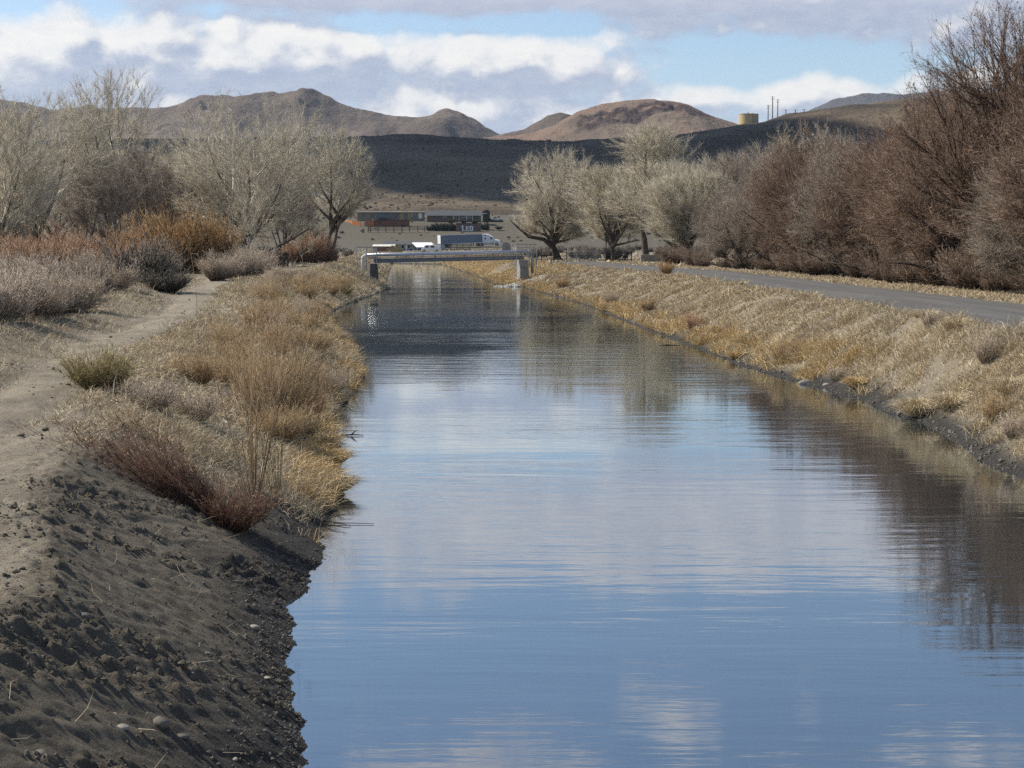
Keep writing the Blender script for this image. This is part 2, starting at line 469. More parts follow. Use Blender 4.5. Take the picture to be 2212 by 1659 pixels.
def ground_material():
    m = bpy.data.materials.new("earth"); m.use_nodes = True
    t = NT(m.node_tree); b = m.node_tree.nodes['Principled BSDF']
    p = t.n('ShaderNodeNewGeometry').outputs['Position']
    ms = t.sep(t.attr('mask').outputs['Color'])
    big, fine, grit = t.noise(p, .55, 4), t.noise(p, 5.0, 6, .65), t.noise(p, 46.0, 4, .7)
    soil = t.mix(t.mr(fine, .3, .7), (.098, .083, .060), (.165, .141, .104))
    soil = t.mix(t.mr(grit, .56, .74), soil, (.28, .25, .21))
    track = t.mix(t.mr(fine, .25, .75), (.235, .20, .148), (.33, .287, .215))
    track = t.mix(t.mr(big, .42, .66, 0, .45), track, (.135, .115, .085))
    track = t.mix(t.mr(t.noise(t.vm('MULTIPLY', p, (2.2, .35, 1)), 1.0, 6, .68),   .5, .72, 0, .5), track, (.115, .098, .073))
    straw = t.mix(t.mr(fine, .3, .7), (.165, .135, .09), (.30, .25, .165))
    straw = t.mix(t.mr(big, .4, .62), straw, (.21, .18, .135))
    c = t.mix(ms[0], soil, track)
    c = t.mix(ms[1], c, straw)
    far = t.mr(t.sep(p)[1], 400, 560)
    c = t.mix(far, c, t.mix(t.mr(fine, .3, .7), (.068, .060, .042), (.112, .098, .070)))
    wetc = t.mix(t.mr(grit, .4, .75), (.020, .018, .015), (.062, .055, .046))
    c = t.mix(ms[2], c, wetc)
    t.put(b.inputs['Base Color'], c)
    t.put(b.inputs['Roughness'], t.mr(ms[2], 0, 1, .92, .78))
    b.inputs['Specular IOR Level'].default_value = .25
    bp = t.n('ShaderNodeBump'); bp.inputs['Strength'].default_value = 1.0; bp.inputs['Distance'].default_value = .055
    t.put(bp.inputs['Height'], t.m('ADD', t.noise(p, 22.0, 6, .72), t.m('MULTIPLY', grit, .45)))
    t.put(b.inputs['Normal'], bp.outputs[0])
    return m
M_EARTH = ground_material()
V = np.stack([GX.ravel(), GY.ravel(), GZ.ravel()], 1)
ground = mesh_np("ground", V, [grid_faces(*GX.shape)], M_EARTH, smooth=True, attrs={'mask': mask})
tag(ground, kind='structure')

# ---- water
def water_material():
    m = bpy.data.materials.new("water"); m.use_nodes = True
    t = NT(m.node_tree); m.node_tree.nodes.clear()
    p = t.n('ShaderNodeNewGeometry').outputs['Position']
    w1 = t.noise(t.vm('MULTIPLY', p, (.30, 1.5, 1)), 1.0, 3, .5, .3)
    w2 = t.noise(t.vm('MULTIPLY', p, (1.1, 6.5, 1)), 1.0, 3, .55, .2)
    w3 = t.noise(t.vm('MULTIPLY', p, (.10, .42, 1)), 1.0, 2, .5)
    calm = t.mr(t.noise(t.vm('MULTIPLY', p, (.05, .11, 1)), 1.0, 3, .6, .6), .36, .66, .25, 1.2)
    h = t.m('ADD', t.m('ADD', t.m('MULTIPLY', w1, .030), t.m('MULTIPLY', w2, .0070)), t.m('MULTIPLY', w3, .030))
    bp = t.n('ShaderNodeBump'); bp.inputs['Distance'].default_value = 1.0
    t.put(bp.inputs['Strength'], t.m('MULTIPLY', calm, .30))
    t.put(bp.inputs['Height'], h)
    fr = t.n('ShaderNodeFresnel'); fr.inputs['IOR'].default_value = 1.36
    t.put(fr.inputs['Normal'], bp.outputs[0])
    gl = t.n('ShaderNodeBsdfGlossy'); gl.inputs['Color'].default_value = (.93, .975, 1, 1); gl.inputs['Roughness'].default_value = .03
    t.put(gl.inputs['Normal'], bp.outputs[0])
    df = t.n('ShaderNodeBsdfDiffuse'); df.inputs['Color'].default_value = (.020, .027, .030, 1)
    mx = t.n('ShaderNodeMixShader')
    t.put(mx.inputs[0], t.m('MULTIPLY_ADD', fr.outputs[0], .66, .34))
    t.put(mx.inputs[1], df.outputs[0]); t.put(mx.inputs[2], gl.outputs[0])
    t.put(t.n('ShaderNodeOutputMaterial').inputs[0], mx.outputs[0])
    return m
wy = np.concatenate([[-60], np.geomspace(2, 485, 260)])
wl0, wr0 = edges(wy)
WX = wl0[:, None] - 1.0 + (wr0 - wl0 + 2.0)[:, None] * np.linspace(0, 1, 9)[None, :]
WY = np.repeat(wy[:, None], 9, 1)
water = mesh_np("water", np.stack([WX.ravel(), WY.ravel(), 0 * WX.ravel()], 1), [grid_faces(*WX.shape)], water_material(), smooth=True)
tag(water, kind='structure')

# ---- road
def road_material():
    m = bpy.data.materials.new("asphalt"); m.use_nodes = True
    t = NT(m.node_tree); b = m.node_tree.nodes['Principled BSDF']
    p = t.n('ShaderNodeNewGeometry').outputs['Position']
    g, l = t.noise(p, 30, 5, .7), t.noise(t.vm('MULTIPLY', p, (1, .05, 1)), 1.6, 4, .6)
    c = t.mix(t.mr(g, .3, .7), (.072, .070, .067), (.105, .101, .096))
    c = t.mix(t.mr(l, .42, .66, 0, .55), c, (.135, .13, .12))
    cr = t.mr(t.voro(t.vm('MULTIPLY', p, (1, .35, 1)), .33, 'DISTANCE_TO_EDGE'), 0, .010, .55, 0)
    c = t.mix(cr, c, (.05, .05, .05))
    t.put(b.inputs['Base Color'], c); b.inputs['Roughness'].default_value = .9
    b.inputs['Specular IOR Level'].default_value = .2
    return m
ry = np.concatenate([np.arange(-60, 20, 10.), np.arange(20, 238.1, 1.0)])
rn0, rf0 = road_edges(ry)
rag = lambda s: .22 * fbm(ry * .45, ry * 0, s, 4)
rx = np.stack([rn0 + rag(81), rn0 * .75 + rf0 * .25, (rn0 + rf0) / 2, rn0 * .25 + rf0 * .75, rf0 + rag(83)], 1)
crown_ = np.array([0, .035, .05, .035, 0])
rz = BANK - .01 + crown_[None, :] + 0 * rx
road = mesh_np("road", np.stack([rx.ravel(), np.repeat(ry, 5), rz.ravel()], 1), [grid_faces(*rx.shape)], road_material(), smooth=True)
tag(road, kind='structure')

# ---- hills
def hill_material(name, base, dark, rock, scale=1.0, dots=.5, red=None):
    m = bpy.data.materials.new(name); m.use_nodes = True
    t = NT(m.node_tree); b = m.node_tree.nodes['Principled BSDF']
    geo = t.n('ShaderNodeNewGeometry'); p = geo.outputs['Position']
    a, c_ = t.noise(p, .012 * scale, 6, .6), t.noise(p, .09 * scale, 5, .65)
    col = t.mix(t.mr(a, .35, .65), dark, base)
    if red: col = t.mix(t.mr(t.noise(p, .006 * scale, 4, .6), .42, .62), col, red)
    sp = t.mr(t.voro(p, .22 * scale), .10, .42, dots, 0)
    col = t.mix(sp, col, (.050, .050, .036))
    col = t.mix(t.mr(c_, .56, .74, 0, .55), col, tuple(q * .55 for q in dark))
    at = t.attr('rock').outputs['Fac']
    col = t.mix(t.m('MULTIPLY', at, t.mr(c_, .30, .55, .55, 1.0)), col, rock)
    t.put(b.inputs['Base Color'], col); b.inputs['Roughness'].default_value = .95
    b.inputs['Specular IOR Level'].default_value = .1
    bp = t.n('ShaderNodeBump'); bp.inputs['Strength'].default_value = .9; bp.inputs['Distance'].default_value = 3.2 / scale
    t.put(bp.inputs['Height'], t.m('ADD', c_, t.m('MULTIPLY', t.noise(p, .35 * scale, 5, .65), .5)))
    t.put(b.inputs['Normal'], bp.outputs[0])
    return m
hy = np.concatenate([np.arange(694, 1000, 6.), np.arange(1000, 1420, 5.), np.arange(1420, 2200, 40.)])
hx = np.concatenate([np.linspace(-1.35, -.34, 40), np.linspace(-.33, .36, 230), np.linspace(.37, 1.35, 40)])
HX = hy[:, None] * hx[None, :]; HY = np.repeat(hy[:, None], len(hx), 1)
HZ = zf(HX.ravel(), HY.ravel(), False).reshape(HX.shape)
over = sstep(1310, 2100, HY)
HZ = HZ * (1 - over * .75) + .8 * sstep(694, 760, HY) * fbm(HX * .05, HY * .05, 91, 4) + 2.2 * sstep(820, 1000, HY) * (1 - sstep(1250, 1330, HY)) * fbm(HX * .013, HY * .02, 93, 3)
HZ = HZ - .35 * (1 - sstep(694, 712, HY))
hill = mesh_np("sagebrush_hill", np.stack([HX.ravel(), HY.ravel(), HZ.ravel()], 1), [grid_faces(*HX.shape)],
               hill_material("sage_slope", (.150, .116, .078), (.058, .043, .031), (.09, .075, .06), 1.0, .8), smooth=True, attrs={'rock': 0 * HX.ravel()})
tag(hill, kind='structure')

def mountain(name, pts, Y, deep, material, foot=0.0, rocky=(), rough=8.0, seed=1, k=1.0, pw=1.35, front=None):
    pts = [at_y(u, v, Y) for u, v in pts]
    px = np.array([p.x for p in pts]); pz = np.array([p.z for p in pts])
    x = np.linspace(px[0], px[-1], 340)
    t = np.concatenate([np.linspace(-1, 0, 90), np.linspace(0, 1, 26)[1:]])
    top = np.interp(x, px, pz)
    ker = np.hanning(9); ker /= ker.sum()
    top = np.convolve(np.pad(top, 4, 'edge'), ker, 'valid')
    fr = front or deep
    Xm_, Tm = np.meshgrid(x, t)
    Ym = Y + np.where(Tm < 0, Tm * fr, Tm * deep)
    prof = np.clip(1 - np.abs(Tm), 0, 1) ** pw
    Tp = np.repeat(top[None, :], len(t), 0)
    Z = foot + (Tp - foot) * prof
    gul = fbm(Xm_ * .006 * k + .3 * Tm, Tm * 1.4, seed, 5)
    env = np.minimum(1, np.abs(Tm) * 5) * (1 - np.abs(Tm)) ** .5
    Z = Z + env * rough * gul + rough * .10 * fbm(Xm_ * .05 * k, Ym * .05 * k, seed + 5, 3)
    rock = np.zeros_like(Z)
    for (ua, ub, ta, tb, s) in rocky:
        xa, xb = (ua - D_CX) / D_F * Y, (ub - D_CX) / D_F * Y
        band = sstep(xa, xa + (xb - xa) * .2, Xm_) * (1 - sstep(xb - (xb - xa) * .2, xb, Xm_))
        w = Tm + .05 * fbm(Xm_ * .012 * k, Xm_ * 0, seed + 8, 3)
        bb = sstep(ta, ta + .04, w) * (1 - sstep(tb - .04, tb, w))
        rock = np.maximum(rock, s * band * bb * sstep(-.75, .1, fbm(Xm_ * .03 * k, Ym * .03 * k, seed + 9, 4)))
    Z = Z + rock * np.minimum(1, np.abs(Tm) * 14) * rough * .40 * fbm(Xm_ * .06 * k, Ym * .06 * k, seed + 12, 3)
    o = mesh_np(name, np.stack([Xm_.ravel(), Ym.ravel(), Z.ravel()], 1), [grid_faces(*Xm_.shape)], material, smooth=True, attrs={'rock': rock.ravel()})
    return tag(o, kind='structure')
M_BROWN = hill_material("brown_slope", (.165, .128, .10), (.105, .082, .066), (.045, .036, .034), .55, .6)
M_RED = hill_material("red_slope", (.185, .145, .105), (.14, .104, .080), (.046, .031, .028), .6, .55, red=(.20, .125, .092))
M_BLUE = hill_material("far_slope", (.10, .09, .085), (.07, .064, .062), (.08, .07, .06), .25, .3)
mountain("brown_mountain", [(-500, 240), (-250, 222), (-100, 216), (0, 214), (60, 224), (125, 238), (150, 233), (190, 227), (250, 234), (320, 236), (370, 230), (405, 215), (437, 203), (465, 206), (500, 207), (550, 201),
         (600, 200), (625, 195), (648, 190), (662, 189), (682, 195), (704, 206), (750, 226), (830, 245), (905, 256), (935, 246), (952, 237), (975, 235), (1000, 243), (1040, 268), (1078, 287), (1120, 298), (1220, 312)],
         3000, 900, M_BROWN, 30, [(425, 520, -.10, -.02, .8), (625, 700, -.16, -.01, 1), (925, 1010, -.09, 0, 1), (380, 460, -.3, -.18, .6), (700, 900, -.45, -.3, .4)], 26, 101, 1.0)
mountain("brown_knoll", [(1020, 310), (1085, 289), (1130, 280), (1160, 262), (1185, 249), (1210, 243), (1235, 248), (1270, 262), (1340, 290)], 2750, 500, M_BROWN, 60, [], 8, 131, 1.4)
mountain("flat_topped_butte", [(960, 320), (1040, 300), (1085, 294), (1150, 287), (1195, 272), (1225, 252), (1250, 240), (1285, 228), (1340, 218), (1400, 214), (1452, 217), (1490, 228), (1520, 243), (1552, 256), (1600, 271), (1680, 292), (1800, 320)],
         2300, 560, M_RED, 42, [(1205, 1535, -.25, -.06, 1)], 11, 141, 1.3, .95)
mountain("far_mountain", [(1500, 330), (1640, 290), (1700, 266), (1745, 240), (1775, 225), (1805, 214), (1860, 203), (1900, 201), (1950, 204), (2000, 198), (2060, 193), (2150, 200), (2300, 230), (2600, 260)], 5200, 1500, M_BLUE, 40, [], 22, 151, .6)
# ---- a real cloud far above, outside the frame, whose shade lies on the dark hillside
def cloud():
    # its outline is the outline of the shade on the hillside, carried up towards the sun
    out = np.array([(205, 1235), (150, 1335), (60, 1410), (-100, 1440), (-300, 1450), (-450, 1380), (-430, 1220), (-300, 1110), (-160, 1030), (-92, 925), (-44, 850), (0, 785), (80, 745), (180, 780), (250, 900), (270, 1000), (235, 1120)], float)
    c0 = out.mean(0); out -= c0
    m = len(out); k = 15; n = m * 8
    t = np.arange(n) / 8.0
    ox = np.interp(t, np.arange(m + 1), np.append(out[:, 0], out[0, 0])); oy = np.interp(t, np.arange(m + 1), np.append(out[:, 1], out[0, 1]))
    w = 1 + .05 * fbm(t * 1.3, t * 0 + .5, 161, 3)
    ph = np.linspace(-np.pi / 2, np.pi / 2, k)[:, None]
    r = np.cos(ph) ** .6 + 1e-3
    x, y = r * ox * w, r * oy * w
    z = 55 * np.sin(ph) * (1 + .4 * fbm(x * .01, y * .01, 163, 3))
    i = np.arange(n * k).reshape(k, n)
    f = np.stack([i[:-1], np.roll(i, -1, 1)[:-1], np.roll(i, -1, 1)[1:], i[1:]], -1).reshape(-1, 4)
    o = mesh_np("cloud", np.stack([x.ravel(), y.ravel(), z.ravel()], 1), [f], mat("cloud_white", (.9, .9, .9), 1, .05, .01), smooth=True)
    o.location = Vector((c0[0], c0[1], 62)) + SUN_DIR * (1500.0 / SUN_DIR.z)
    tag(o, kind='structure')
cloud()
# ================================================================ plants
RNG = np.random.default_rng(7)
def nrm(a): return a / np.maximum(np.linalg.norm(a, axis=-1, keepdims=True), 1e-9)
def spikes(P, D, L, W, tint, bend=None, sides=3, rng=RNG):
    """tapered three-sided twigs: base ring, mid ring, tip. Returns V, [F3], tint per vertex"""
    n = len(P)
    D = nrm(D)
    a = nrm(np.cross(D, nrm(rng.normal(size=(n, 3)))))
    b = np.cross(D, a)
    if bend is None: bend = rng.normal(size=(n, 3)) * .10
    mid = P + D * (L * .5)[:, None]
    tip = P + (D + bend) * L[:, None]
    rs = []
    for c, k in ((P, 1.0), (mid, .72)):
        for j in range(sides):
            th = 2 * math.pi * j / sides
            rs.append(c + (a * math.cos(th) + b * math.sin(th)) * (W * k)[:, None])
    rs.append(tip)
    V = np.stack(rs, 1).reshape(-1, 3)
    nv = 2 * sides + 1
    o = (np.arange(n) * nv)[:, None]
    f4, f3 = [], []
    for j in range(sides):
        j2 = (j + 1) % sides
        f4.append([j, j2, sides + j2, sides + j]); f3.append([sides + j, sides + j2, 2 * sides])
    F4 = (o[:, None, :] + np.array(f4)[None]).reshape(-1, 4); F3 = (o[:, None, :] + np.array(f3)[None]).reshape(-1, 3)
    return V, F4, F3, np.repeat(tint, nv), mid, tip
def join(parts):
    Vs, F4s, F3s, Ts, o = [], [], [], [], 0
    for V, F4, F3, T in parts:
        Vs.append(V); F4s.append(F4 + o); F3s.append(F3 + o); Ts.append(T); o += len(V)
    return np.concatenate(Vs), [np.concatenate(F4s), np.concatenate(F3s)], np.concatenate(Ts)
def blade_mesh(P, D, L, W, tint, droop, rng=RNG):
    """flat two-segment grass blades"""
    n = len(P)
    side = nrm(np.cross(D, nrm(rng.normal(size=(n, 3)))))
    m = P + D * (L * .55)[:, None]
    tip = m + nrm(D + droop) * (L * .45)[:, None]
    w = side * W[:, None]
    V = np.stack([P - w, P + w, m - w * .75, m + w * .75, tip], 1).reshape(-1, 3)
    o = (np.arange(n) * 5)[:, None]
    return V, o + np.array([[0, 1, 3, 2]]), o + np.array([[2, 3, 4]]), np.repeat(tint, 5)
def place_z(x, y): return zf(x, y)

# ---------------------------------------------------------------- dry grass (nobody could count it)
M_GRASS = tint_mat("dry_grass", [(0.0, (.15, .115, .075)), (.25, (.32, .25, .155)), (.55, (.51, .415, .265)), (.8, (.65, .55, .38)), (1.0, (.75, .68, .54))], patch=(.35, (.42, .35, .245), .7))
def grass(name, X, Y, label, per, L, W, lean=.5, bias=(0, 0), tmu=.55, tsd=.18, spread=.14, seed=1, mat_=None, up=1.0):
    rng = np.random.default_rng(seed)
    n = len(X)
    tl = rng.normal(tmu, tsd * .6, n)
    tL = np.clip(rng.lognormal(0, .28, n), .5, 1.9)
    td = rng.normal(size=(n, 2)) * .25 + np.array(bias)
    idx = np.repeat(np.arange(n), per)
    k = len(idx)
    sc = np.repeat(np.asarray(spread) * np.ones(n), per)
    x = X[idx] + rng.normal(size=k) * sc; y = Y[idx] + rng.normal(size=k) * sc
    z = zf(x, y) - .01
    ok = z > .03
    d = np.stack([td[idx, 0] + rng.normal(size=k) * lean, td[idx, 1] + rng.normal(size=k) * lean, np.full(k, up) * rng.uniform(.6, 1.2, k)], 1)
    d = nrm(d)
    Lk = (np.asarray(L) * np.ones(n))[idx] * tL[idx] * rng.uniform(.55, 1.25, k)
    Wk = (np.asarray(W) * np.ones(n))[idx] * rng.uniform(.6, 1.4, k)
    dr = np.stack([d[:, 0] * .8, d[:, 1] * .8, -rng.uniform(.1, .9, k)], 1)
    t = np.clip(tl[idx] + rng.normal(0, tsd, k), 0, 1)
    sel = np.nonzero(ok)[0]
    V, F4, F3, T = blade_mesh(np.stack([x, y, z], 1)[sel], d[sel], Lk[sel], Wk[sel], t[sel], dr[sel], rng)
    o = mesh_np(name, V, [F4, F3], mat_ or M_GRASS, attrs={'tint': T})
    return tag(o, label, None, None, 'stuff')
def scatter(n, ya, yb, side, da, db, seed, pw=1.0, dens=None):
    """points beside the canal: distance da..db (m) from the water's edge on one side"""
    rng = np.random.default_rng(seed)
    y = ya * (yb / ya) ** (rng.random(n) ** pw)
    d = rng.uniform(0, 1, n)
    xl, xr = edges(y)
    a = da(y) if callable(da) else da; b = db(y) if callable(db) else db
    d = a + (b - a) * d
    x = xl - d if side < 0 else xr + d
    keep = np.ones(n, bool)
    if dens is not None: keep = rng.random(n) < dens(x, y, d)
    return x[keep], y[keep]
wlf = lambda y: np.interp(y, [0, 15, 18, 23, 30, 50, 80, 180, 260, 420], [2.3, 2.3, 2.7, 3.3, 3.7, 4.7, 5.0, 5.0, 4.0, 4.0])
roadn = lambda y: np.minimum(np.where(y < 238, road_edges(y)[0] - .25, edges(y)[1] + 9) - edges(y)[1], 14)
clump = lambda f, s, lo=-.35, hi=.3: (lambda x, y, d: .18 + .82 * sstep(lo, hi, fbm(x * f, y * f, s, 3)))
wY = lambda y: .0010 + .00010 * y
# right bank
x, y = scatter(30000, 28, 235, 1, .55, roadn, 11, 1.0, lambda x, y, d: (.12 + .88 * sstep(-.25, .2, fbm(x * .8, y * .4, 5, 3))) * sstep(.3, 1.5, d))
grass("bank_grass", x, y, "short dry straw grass covering the canal bank below the road", 17, .15 + .0002 * y, wY(y), .75, (-.25, -.15), .52, .18, .09 + .0006 * y, 21)
x, y = scatter(1500, 28, 235, 1, .4, roadn, 12, 1.0, clump(.45, 15, -.1, .4))
grass("bank_grass_tufts", x, y, "taller golden bunch grass scattered on the bank below the road", 80, .34 + .0003 * y, wY(y), .55, (-.2, -.1), .58, .14, .13 + .0004 * y, 22)
# golden fringe at the right waterline, thicker far away
x, y = scatter(560, 50, 225, 1, .15, 1.8, 13, .75, clump(.3, 17, -.1, .3))
M_GOLD = tint_mat("golden_grass", [(0, (.15, .095, .04)), (.35, (.385, .268, .125)), (.7, (.59, .445, .228)), (1, (.72, .585, .37))])
grass("waterside_grass", x, y, "orange gold grass hanging over the far waterline", 80, .5, wY(y), .6, (-.35, -.1), .55, .16, .22, 23, M_GOLD)
# road verges
def verge(n, ya, yb, off, wid, seed):
    rng = np.random.default_rng(seed); y = ya * (yb / ya) ** rng.random(n); f = road_edges(y)[1]
    return f + off + rng.random(n) * wid, y
x, y = verge(5200, 45, 232, .15, 3.2, 31)
grass("verge_grass", x, y, "pale dry grass along the far road verge before the thicket", 16, .20, wY(y), .65, (-.2, -.1), .62, .15, .15, 32)
# left bank
dens_l = lambda x, y, d: sstep(26, 27.8, y + np.minimum(d, wlf(y)) * .8 + .7 * fbm(x * .5, y * .35, 71, 4)) * (1 - sstep(0, .3, d - wlf(y) - .1) * (1 - sstep(26, 29, y))) * (.2 + .8 * sstep(-.35, .15, fbm(x * .7, y * .35, 6, 3)))
x, y = scatter(26000, 17, 185, -1, .22, lambda y: wlf(y) + 1.0, 41, 1.0, dens_l)
grass("left_bank_grass", x, y, "short bleached grass matted over the near bank beside the track", 15, .19 + .0002 * y, wY(y), 1.0, (.12, -.1), .60, .17, .10 + .0006 * y, 42)
x, y = scatter(1900, 24, 185, -1, .3, lambda y: wlf(y) + .3, 43, .9, lambda x, y, d: dens_l(x, y, d) * sstep(-.25, .2, fbm(x * .4, y * .25, 19, 3)))
grass("left_bank_tufts", x, y, "tall feathery straw grass on the bank between track and water", 70, .42 + .0010 * y, wY(y) * .8, .62, (.05, 0), .55, .16, .17 + .0006 * y, 44)
x, y = scatter(1000, 17.5, 120, -1, .02, .8, 45, 1.0, lambda x, y, d: sstep(25, 29, y) * sstep(-.1, .35, fbm(x * .9, y * .6, 29, 3)))
grass("left_waterside_grass", x, y, "golden grass drooping into the water along the near bank", 55, .42, wY(y), .6, (.45, -.1), .55, .18, .13, 46, M_GOLD)
# tracks' far margin and the fields
def field(n, x0, x1, y0, y1, seed, f=.12, keep=None):
    rng = np.random.default_rng(seed); y = y0 * (y1 / y0) ** rng.random(n); x = rng.uniform(x0, x1, n) * np.maximum(y, 60) / 100
    k = rng.random(n) < .25 + .75 * sstep(-.3, .25, fbm(x * f, y * f, seed, 3))
    xl, xr = edges(y); out = np.where(x < (xl + xr) / 2, (xl - x) > wlf(y) + 2.8, (x - np.where(y < 238, road_edges(y)[1], xr + 3)) > .5)
    out &= np.where(y > 424, True, True)
    k &= out
    return x[k], y[k]
x, y = field(9000, -34, -5, 28, 260, 51)
grass("field_grass", x, y, "dry grass growing through the field left of the dirt track", 16, .26, wY(y), .7, (.1, 0), .5, .2, .25, 52)
x, y = field(9000, -22, 16, 180, 560, 53, .05)
grass("far_field_grass", x, y, "tan grass on the flat beyond the pipe bridge", 8, .35, .03 + .00012 * y, .6, (0, 0), .55, .18, .6, 54)
x, y = scatter(5200, 185, 428, 1, .2, 7.5, 55, 1.0)
grass("far_bank_grass", x, y, "golden grass on the canal bend beyond the pipe bridge", 10, .45, wY(y) * .9, .6, (-.2, 0), .62, .17, .3, 56, M_GOLD)
x, y = scatter(3200, 182, 428, -1, .2, 7, 57, 1.0)
grass("far_left_bank_grass", x, y, "tan grass on the left bank beyond the pipe bridge", 10, .4, wY(y) * .9, .6, (.2, 0), .5, .18, .3, 58)

# ---------------------------------------------------------------- shrubs
def shrub_mesh(seed, Rr, H, stems, twigs, w, open_=.9, tl=.45, tmu=.5, lean=(0, 0), base=.25, gap=.0, sub=0, tl2=.5):
    rng = np.random.default_rng(seed)
    n = stems
    th = rng.uniform(0, 2 * np.pi, n); q = np.sqrt(rng.random(n))
    P = np.stack([np.cos(th) * q * Rr * base, np.sin(th) * q * Rr * base, -.05 + 0 * q], 1)
    D = np.stack([np.cos(th) * q * open_ + lean[0], np.sin(th) * q * open_ + lean[1], np.ones(n)], 1) + rng.normal(size=(n, 3)) * .12
    lob = 1 + .22 * np.sin(3 * th + seed) + .12 * np.sin(7 * th + 2 * seed)
    ell = 1 / np.sqrt((np.hypot(D[:, 0], D[:, 1]) / Rr) ** 2 + (D[:, 2] / H) ** 2) / np.linalg.norm(D, axis=1) * np.linalg.norm(D, axis=1)
    Ln = ell * np.linalg.norm(D, axis=1) * lob * rng.uniform(.62, 1.05, n)
    t0 = np.clip(rng.normal(tmu - .22, .12, n), 0, 1)
    bend = rng.normal(size=(n, 3)) * .12 + np.array([0, 0, .06])
    V, F4, F3, T, mid, tip = spikes(P, D, Ln, w * 1.6 * np.ones(n), t0, bend, 3, rng)
    parts = [(V, F4, F3, T)]
    idx = np.repeat(np.arange(n), twigs); k = len(idx)
    s = rng.uniform(.28, 1.0, k)
    Pt = np.where((s < .5)[:, None], P[idx] + (mid - P)[idx] * (s * 2)[:, None], mid[idx] + (tip - mid)[idx] * ((s - .5) * 2)[:, None])
    Dt = nrm(D[idx]) + rng.normal(size=(k, 3)) * .55 + np.array([0, 0, .35])
    Lt = Ln[idx] * tl * rng.uniform(.35, 1.1, k) * (1.15 - .5 * s)
    tt = np.clip(rng.normal(tmu, .15, k) + .18 * (s - .5), 0, 1)
    V, F4, F3, T, mid2, tip2 = spikes(Pt, Dt, Lt, w * np.ones(k), tt, None, 3, rng)
    parts.append((V, F4, F3, T))
    if sub:
        idx2 = np.repeat(np.arange(k), sub); kk = len(idx2)
        s2 = rng.random(kk)
        P2 = Pt[idx2] + (tip2 - Pt)[idx2] * (.25 + .7 * s2)[:, None]
        D2 = nrm(Dt[idx2]) + rng.normal(size=(kk, 3)) * .6 + np.array([0, 0, .2])
        L2 = Lt[idx2] * tl2 * rng.uniform(.4, 1.1, kk)
        V, F4, F3, T, _, _ = spikes(P2, D2, L2, w * .75 * np.ones(kk), np.clip(tt[idx2] + .12 + rng.normal(0, .1, kk), 0, 1), None, 3, rng)
        parts.append((V, F4, F3, T))
    return join(parts)
M_LAV = tint_mat("grey_brush", [(0, (.09, .068, .048)), (.35, (.26, .205, .15)), (.7, (.47, .385, .295)), (1, (.70, .61, .50))])
M_RUST = tint_mat("rusty_willow", [(0, (.10, .06, .038)), (.35, (.25, .145, .09)), (.7, (.41, .255, .155)), (1, (.54, .38, .25))])
M_AMBER = tint_mat("amber_willow", [(0, (.10, .06, .03)), (.35, (.24, .145, .065)), (.7, (.37, .235, .105)), (1, (.48, .33, .17))])
M_RED = tint_mat("red_willow", [(0, (.040, .024, .018)), (.35, (.095, .052, .036)), (.7, (.17, .092, .062)), (1, (.36, .24, .155))])
M_TANB = tint_mat("tan_willow", [(0, (.12, .08, .045)), (.35, (.27, .185, .10)), (.7, (.45, .33, .19)), (1, (.60, .47, .29))])
M_SAGE = tint_mat("olive_sage", [(0, (.07, .06, .03)), (.35, (.17, .14, .07)), (.7, (.32, .26, .13)), (1, (.46, .38, .20))])
M_GREYG = tint_mat("dark_brush", [(0, (.03, .027, .022)), (.35, (.085, .075, .06)), (.7, (.18, .155, .125)), (1, (.32, .28, .23))])
def proto(name, args, mat_, **kw):
    V, F, T = shrub_mesh(*args, **kw)
    o = mesh_np(name, V, F, mat_, attrs={'tint': T})
    return o
def put(o, x, y, s=1.0, rz=0.0, label=None, cat='bush', group=None, first=False, dz=0.0, sz=None, tilt=(0, 0)):
    c = o if first else o.copy()
    if not first: COL.objects.link(c)
    c.location = (x, y, gz(x, y) + dz)
    c.scale = (s, s, sz or s)
    c.rotation_euler = (tilt[0], tilt[1], rz)
    return tag(c, label, cat, group)
class Kind:
    """a set of differently grown bushes of one kind; place() copies them one by one"""
    def __init__(s, name, mats, specs):
        s.o = [proto(name, sp, mats[i % len(mats)], **kw) for i, (sp, kw) in enumerate(specs)]
        s.used = [False] * len(s.o); s.i = 0
    def place(s, x, y, sc, label, cat, group=None, rng=random, which=None, **kw):
        i = s.i % len(s.o) if which is None else which
        s.i += 1
        first = not s.used[i]; s.used[i] = True
        return put(s.o[i], x, y, sc, rng.uniform(0, 6.28), label, cat, group, first, **kw)
    def done(s):
        for o, u in zip(s.o, s.used):
            if not u: bpy.data.objects.remove(o)
rnd = random.Random(5)
brush = Kind("grey_brush", [M_LAV], [((s, 1.0, 1.0, 320, 9, .0062), dict(sub=2, tmu=.52 + .08 * (s % 3 - 1), open_=1.0, tl=.42)) for s in range(4)])
rust = Kind("rust_willow", [M_RUST], [((s + 20, .8, 1.25, 260, 9, .0085), dict(sub=1, tmu=.5, open_=.6, tl=.4)) for s in range(3)])
amber = Kind("amber_willow", [M_AMBER], [((s + 30, .95, 1.1, 300, 9, .009), dict(sub=1, tmu=.52, open_=.8, tl=.4)) for s in range(2)])
darkb = Kind("dark_brush", [M_GREYG], [((s + 40, 1.0, .95, 220, 8, .010), dict(sub=1, tmu=.45, open_=.95, tl=.45)) for s in range(2)])
